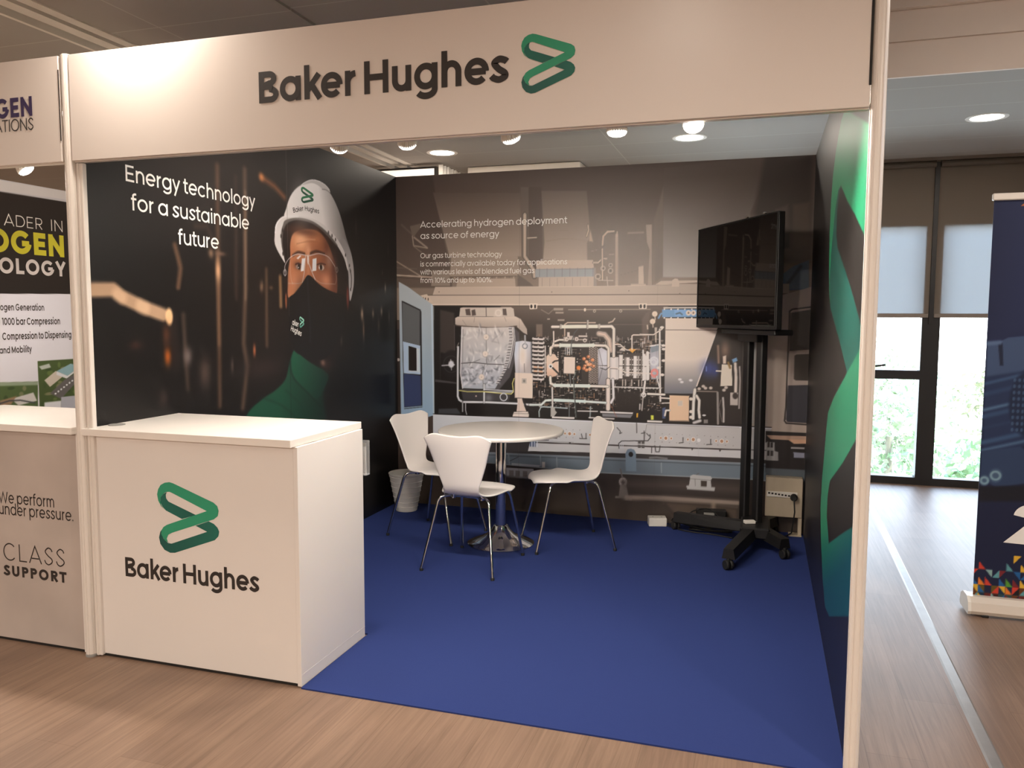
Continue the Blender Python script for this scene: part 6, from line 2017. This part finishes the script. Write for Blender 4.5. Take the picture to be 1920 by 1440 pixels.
# right end under the door
P.poly([(2.738,0.69),(3.012,0.689),(3.021,0.426),(2.746,0.409)], (24, 20, 19), .006)
P.poly([(2.644,0.62),(2.747,0.611),(2.75,0.493),(2.648,0.494)], (150, 146, 142), .005)
P.line([(2.646,0.557),(2.748,0.558)], .006, (54, 50, 48), .004)
P.poly([(2.745,0.662),(3,0.667),(3,0.64),(2.881,0.635),(2.773,0.636)], (156, 126, 106), .005)
P.poly([(2.747,0.618),(2.798,0.615),(2.801,0.557),(2.823,0.551),(2.826,0.492),(2.75,0.49)], (132, 128, 124), .005)
for q in ([(2.76,0.598)], [(2.781,0.597)], [(2.761,0.54)], [(2.783,0.54)]):
    P.poly([(q[0][0] - .008, q[0][1] - .018), (q[0][0] + .008, q[0][1] - .018), (q[0][0] + .008, q[0][1] + .018), (q[0][0] - .008, q[0][1] + .018)], (44, 40, 38), .004)
P.poly([(2.902,0.589),(2.989,0.591),(2.989,0.58),(2.903,0.578)], (140, 134, 130), .004)
P.poly([(2.92,0.555),(2.99,0.554),(2.991,0.52),(2.925,0.519)], (122, 122, 134), .004)
P.poly([(2.881,0.64),(3,0.643),(3.001,0.617),(2.922,0.612)], (176, 138, 110), .005)
P.poly([(2.745,0.438),(3.02,0.44),(3.023,0.362),(2.748,0.358)], (66, 72, 76), .01)
# joints between the boards
for x in (1.0, 2.0):
    P.line([(x, 0), (x, 2.5)], .002, (70, 60, 54), .003, .35)
FB = Frame((0, 2.98, 0), (1, 0, 0), (0, 0, 1))
P.sheet('printed_graphic', FB, M['print'], bw, 1.75)
mb = MB()
for s, q, em in (('Accelerating hydrogen deployment', [(0.218,2.116),(1.353,2.113)], .066), ('as source of energy', [(0.218,2.032),(0.844,2.03)], .066)):
    write(mb, FB, s, q[0][0], (q[0][1] + q[1][1]) / 2, em, .088, q[1][0] - q[0][0])
for s, q in (('Our gas turbine technology', [(0.217,1.887),(0.866,1.888)]), ('is commercially available today for applications', [(0.216,1.826),(1.357,1.825)]),
             ('with various levels of blended fuel gas', [(0.216,1.765),(1.115,1.766)]), ('from 10% and up to 100%.', [(0.216,1.703),(0.793,1.703)])):
    write(mb, FB, s, q[0][0], (q[0][1] + q[1][1]) / 2, .054, .085, q[1][0] - q[0][0])
mb.build('lettering', M['white_ink'], bw)

# ================================================================ right wall: huge emblem on dark ground
P = Print(axis((.026, 2.98, .008)), axis((.006, 2.5, .008)), (29, 25, 23))
P.poly([(1.3, 0), (3, 0), (3, 2.5), (1.9, 2.5)], (18, 14, 14), .5, .9)
P.poly([(0, 0), (3, 0), (3, .5), (0, .45)], (16, 18, 34), .4, .8)  # blue reflection of the carpet, inked along the foot of the print
G1, G1b, T1, T2 = (34, 148, 100), (40, 130, 92), (16, 84, 72), (10, 72, 82)
P.poly([(0.964,2.305),(1.114,2.299),(1.245,2.263),(1.378,2.205),(1.488,2.119),(1.546,2.001),(1.556,1.874),(1.525,1.734),(1.458,1.594),(1.347,1.505),(1.083,1.433),(0.824,1.366),(0.471,1.261),(0.279,1.271),(-0.148,1.378),(0.072,2.045)], G1, .006)
P.poly([(1.346,1.503),(1.456,1.639),(1.426,1.745),(1.373,1.821),(1.28,1.94),(1.153,2.007),(1.027,2.009),(-0.048,1.68),(-0.15,1.372),(0.471,1.261),(0.824,1.366),(1.083,1.433)], T1, .006)
P.poly([(1.027,2.009),(0.727,1.908),(0.422,1.819),(0.188,1.744),(-0.054,1.663),(-0.166,1.324),(0.187,1.466),(0.452,1.561),(0.83,1.68),(1.081,1.753),(1.167,1.818),(1.172,1.919),(1.106,1.984)], (30, 26, 24), .006)
P.poly([(1.027,2.009),(0.727,1.908),(0.422,1.819),(0.188,1.744),(-0.054,1.663),(0.062,2.014),(0.919,2.194)], G1, .004)
P.poly([(0.09,1.366),(0.181,1.339),(0.52,1.247),(0.982,1.12),(1.263,1.024),(1.343,0.889),(1.465,0.668),(1.497,0.529),(1.422,0.43),(1.212,0.263),(1.029,0.195),(0.799,0.235),(-0.247,0.619),(0.013,1.369)], G1b, .006, 1, T2, [(0.788,0.693),(0.672,0.435)])
P.poly([(0.036,1.101),(0.171,1.048),(0.502,0.925),(1.016,0.757),(1.109,0.672),(1.114,0.577),(0.957,0.497),(0.506,0.652),(-0.057,0.841)], (30, 26, 24), .006)
FR_ = Frame((2.996, 0, 0), (0, -1, 0), (0, 0, 1))
P.sheet('printed_graphic', Frame((2.996, 0, 0), (0, 1, 0), (0, 0, 1)), M['print'], rw, INK, flip=True)
# ================================================================ poster panel in the neighbouring stand
FP = Frame((-1.15, 0, 0), (0, 1, 0), (0, 0, 1))
pp = thing('poster_panel', 'tall poster panel in the neighbouring stand with black head and small aerial photograph', 'poster', (-1.15, .9, 0))
at_parent(MB().rbox(-1.18, -1.151, .556, 1.35, .0, 2.165, .002).build('board', M['plastic_white']), pp)
P = Print(axis((.556, 1.35, .004)), axis((.7, 2.165, .004)), (206, 202, 206))
P.poly([(0.584,2.159),(1.177,2.163),(1.175,2.119),(0.645,2.106)], (222, 216, 214), .004)
P.poly([(.0, 1.49)] + [(-0.033,1.551),(1.146,1.578),(1.174,2.103),(0.001,2.098)], (38, 29, 25), .004, 1, (28, 20, 17), [(0.754,2.088),(0.842,1.595)])
a, b = [(0.824,1.199),(1.097,0.904)]
P.poly([(a[0], a[1]), (1.4, a[1]), (1.4, b[1] - .05), (a[0], b[1] - .02)], (64, 80, 40), .004)
P.poly([(0.285,1.114),(0.82,1.085),(0.813,0.946),(0.279,1.004)], (70, 88, 48), .004)
P.poly([(0.285,1.114),(0.82,1.085),(0.819,1.065),(0.284,1.097)], (150, 160, 140), .01, .8)
q = random.Random(9)
for k in range(70):
    x, z = q.uniform(.2, 1.1), q.uniform(b[1], a[1] - .02)
    if x < a[0] and z > [(0.697,1.065)][0][1]:
        continue
    P.ell((x, z), q.uniform(.01, .03), q.uniform(.006, .02), q.choice(((44, 62, 28), (92, 108, 58), (120, 116, 84), (56, 74, 36))), .5, .8)
P.poly([(0.863,1.088),(0.94,1.135),(1.002,1.109),(0.898,1.048)], (190, 178, 162), .004)
P.poly([(0.946,1.134),(1.045,1.171),(1.087,1.163),(1.085,1.136),(1.021,1.102)], (128, 160, 166), .004)
P.poly([(0.946,1.134),(1.021,1.102),(1.085,1.136),(1.085,1.125),(1.014,1.087),(0.945,1.113)], (206, 204, 204), .004)
P.poly([(0.896,1.011),(1.001,1.082),(1.084,1.114),(1.081,1.06),(0.969,0.972)], (92, 88, 86), .006)
for k in range(8):
    t = k / 7
    c0 = [(0.933,1.006),(1.073,1.082)]
    P.ell((c0[0][0] + (c0[1][0] - c0[0][0]) * t, c0[0][1] + (c0[1][1] - c0[0][1]) * t), .006, .005, (214, 214, 216), .4)
P.poly([(0.831,1.168),(0.899,1.18),(0.91,1.158),(0.848,1.149)], (200, 200, 198), .006, .8)
P.poly([(0.648,1.004),(0.787,1.026),(0.808,0.978),(0.691,0.964)], (196, 190, 184), .006)
P.poly([(0.582,1.001),(0.682,1.016),(0.646,0.974),(0.58,0.971)], (140, 112, 84), .01)
P.line([(0.581,0.986),(0.636,0.995),(0.704,0.991),(0.796,0.967)], .008, (60, 60, 62), .005)
P.poly([(0.856,0.963),(0.969,0.962),(0.966,0.914),(0.854,0.926)], (210, 208, 210), .01)
P.poly([(0.97,0.983),(1.115,0.98),(1.11,0.897),(0.966,0.914)], (168, 168, 176), .004)
at_parent(P.sheet('printed_graphic', FP, M['matt_print'], None), pp)


def pline(s, q, wt, m, nm, tr=.0, kw=None):
    """q: right end of the baseline, a point straight above it at cap height"""
    mb = MB()
    em = (q[1][1] - q[0][1]) / .70
    write(mb, FP, s, q[0][0], q[0][1], em, wt, None, right=True, track=tr) if kw is None else write(mb, FP, s, q[0][0] - kw, q[0][1], em, wt, kw)
    at_parent(mb.build(nm, m), pp)


pline('ADER', [(0.904,1.928),(0.907,1.989)], .055, M['white_ink'], 'lettering', .08)
pline('IN', [(1.042,1.928),(1.046,1.991)], .055, M['white_ink'], 'lettering', .08)
pline('OGEN', [(1.044,1.785),(1.048,1.908)], .17, M['yellow_ink'], 'yellow_lettering')
pline('OLOGY', [(1.047,1.675),(1.051,1.758)], .155, M['pale_ink'], 'grey_lettering', .04)
for s, q in (('ogen Generation', [(0.884,1.478),(0.886,1.514),(0.609,1.473)]), ('1000 bar Compression', [(0.987,1.401),(0.989,1.439),(0.615,1.402)]), ('Compression to Dispensing', [(1.061,1.322),(1.063,1.36),(0.613,1.328)]), ('and Mobility', [(0.79,1.25),(0.792,1.285),(0.592,1.253)])):
    pline(s, q, .125, M['charcoal_ink'], 'small_lettering', 0, q[0][0] - q[2][0])

# ================================================================ roll-up banner by the windows
FN = Frame((0, 1.73, 0), (1, 0, 0), (0, 0, 1))
BX0, BX1 = 3.732, 4.585
bn = thing('roll_up_banner', 'navy roll-up banner with a mosaic of coloured triangles at its foot, in the corridor', 'banner', ((BX0 + BX1) / 2, 1.73, 0))
P = Print(axis((BX0, BX1, .0045)), axis((.085, 2.035, .0045)), (18, 26, 56))
P.poly([(BX0, 1.3), (BX1, 1.3), (BX1, 2.1), (BX0, 2.1)], (32, 42, 76), .5)
P.poly([(3.736,1.34),(3.793,1.346),(3.823,1.364),(3.934,1.377),(3.944,1.18),(3.739,1.168)], (60, 78, 108), .008)
P.poly([(3.781,1.34),(3.801,1.34),(3.809,1.229),(3.794,1.229)], (20, 30, 54), .006)
P.line([(3.736,1.334),(3.789,1.34)], .02, (84, 104, 134), .012)
P.poly([(3.734,1.174),(3.943,1.215),(3.961,0.851),(3.741,0.804)], (30, 46, 78), .02)
for k, (y0, c) in enumerate(((960, (64, 92, 124)), (1000, (40, 62, 96)), (1060, (92, 124, 152)), (1085, (50, 76, 108)), (1130, (34, 54, 86)), (1185, (58, 86, 118)), (1215, (84, 114, 142)))):
    z0, z1 = [(3.73,1.138),(3.943,1.203)]
    dz = (y0 - 960) * -.00128
    P.line([(z0[0], z0[1] + dz), (z1[0], z1[1] + dz)], .012 + .008 * (k % 2), c, .014, .85)
c = [(3.941,1.051)][0]
P.ell(c, .10, .17, (20, 34, 62), .15)
for k in range(9):
    for j in range(7):
        P.ell((c[0] - .08 + .02 * j, c[1] - .13 + .03 * k), .006, .009, (70, 96, 124), .5, .7)
P.poly([(3.735,0.81),(3.9,0.842),(3.964,0.792),(3.971,0.674),(3.807,0.633),(3.736,0.683)], (40, 58, 88), .012)
for q, r in (([(3.802,0.693)], .028), ([(3.755,0.666)], .022)):
    P.ell(q[0], r, r * 1.25, (66, 88, 112), .3)
    P.ring(q[0], r * .7, .010, (120, 150, 162), .006)
P.poly([(3.733,0.634),(3.971,0.656),(3.975,0.579),(3.736,0.561)], (12, 14, 28), .02)
# mosaic of triangles
cs = {'r': (206, 62, 44), 'o': (226, 120, 40), 'y': (222, 172, 48), 'b': (28, 92, 146), 't': (92, 150, 152), 'g': (88, 150, 48), 'p': (44, 30, 50), 'd': (120, 34, 40), 's': (140, 172, 164)}
g = [(3.725,0.043),(3.755,0.082)]
sx, sz = g[1][0] - g[0][0], g[1][1] - g[0][1]
rows = ['tyDsbDpdtryobtgr', 'yb.ryorttDorbyts', 'bor.bgDyptborygo', 'r.stD.bb.yrtD.ob', '.r...t.y..o.b.t.', '......y.p..r....']
q = random.Random(4)
for j, row in enumerate(rows):
    for i, ch in enumerate(row):
        if ch == '.':
            continue
        x0, z0 = g[0][0] + sx * i - .004, .086 + sz * (j - .45)
        x1, z1 = x0 + sx, z0 + sz
        c1 = cs.get(ch.lower(), (40, 40, 50))
        if j < 2:
            P.poly([(x0, z0), (x1, z0), (x1, z1), (x0, z1)], tuple(v * .45 for v in cs[q.choice('robtydp')]), .003)
        tri = [[(x0, z0), (x1, z0), (x1, z1)], [(x0, z0), (x0, z1), (x1, z1)], [(x0, z0), (x1, z0), (x0, z1)], [(x1, z0), (x1, z1), (x0, z1)]][(i * 2 + j * 3 + i * j) % 4]
        P.poly(tri, c1, .003)
for i, ch in enumerate('.oyt.ob.yr.t'):
    if ch != '.':
        x0 = BX0 + .045 + i * .07
        P.poly([(x0, 1.985), (x0 + .035, 1.985), (x0 + .035, 2.015)], cs[ch], .003)
at_parent(P.sheet('printed_graphic', FN, M['matt_print'], None), bn)
at_parent(MB().box(BX0, BX1, 1.7305, 1.732, .085, 2.035).build('backing', M['grey']), bn)
mb = MB()
d = [(3.888,0.361),(3.878,0.558)]
write(mb, FN, '2', d[0][0], d[0][1], (d[1][1] - d[0][1]) / .70, .20)
at_parent(mb.build('lettering', M['white_ink']), bn)
at_parent(MB().rbox(BX0 - .008, BX1 + .008, 1.718, 1.742, 2.012, 2.045, .004).build('top_rail', M['aluminium']), bn)
prof = [(-.075, .012), (-.085, .03), (-.075, .07), (-.045, .092), (.03, .092), (.07, .07), (.085, .03), (.075, .012)]
b = MB()
vs = [(x, 1.745 + y, z) for x in (BX0 - .028, BX1 + .028) for y, z in prof]
n = len(prof)
b.add(vs, [tuple(range(n)), tuple(reversed(range(n, 2 * n)))] + [(i, n + i, n + (i + 1) % n, (i + 1) % n) for i in range(n)])
at_parent(b.build('cassette', mat('cream_cassette', (214, 204, 192), .35, vary=.02)), bn)
for x in (BX0 - .034, BX1 + .020):
    b = MB()
    b.add([(xx, 1.745 + y * 1.06, z * 1.03) for xx in (x, x + .014) for y, z in prof], [tuple(range(n)), tuple(reversed(range(n, 2 * n)))] + [(i, n + i, n + (i + 1) % n, (i + 1) % n) for i in range(n)])
    at_parent(b.build('end_cap', M['plastic_white']), bn)
for x in (BX0 + .03, BX1 - .03):
    at_parent(MB().rbox(x, x + .03, 1.665, 1.83, 0, .013, .003).build('swivel_foot', M['black']), bn)
at_parent(MB().tube([(4.16, 1.765, .09), (4.16, 1.765, 2.02)], .011, 10).build('support_pole', M['aluminium'], None, 40), bn)
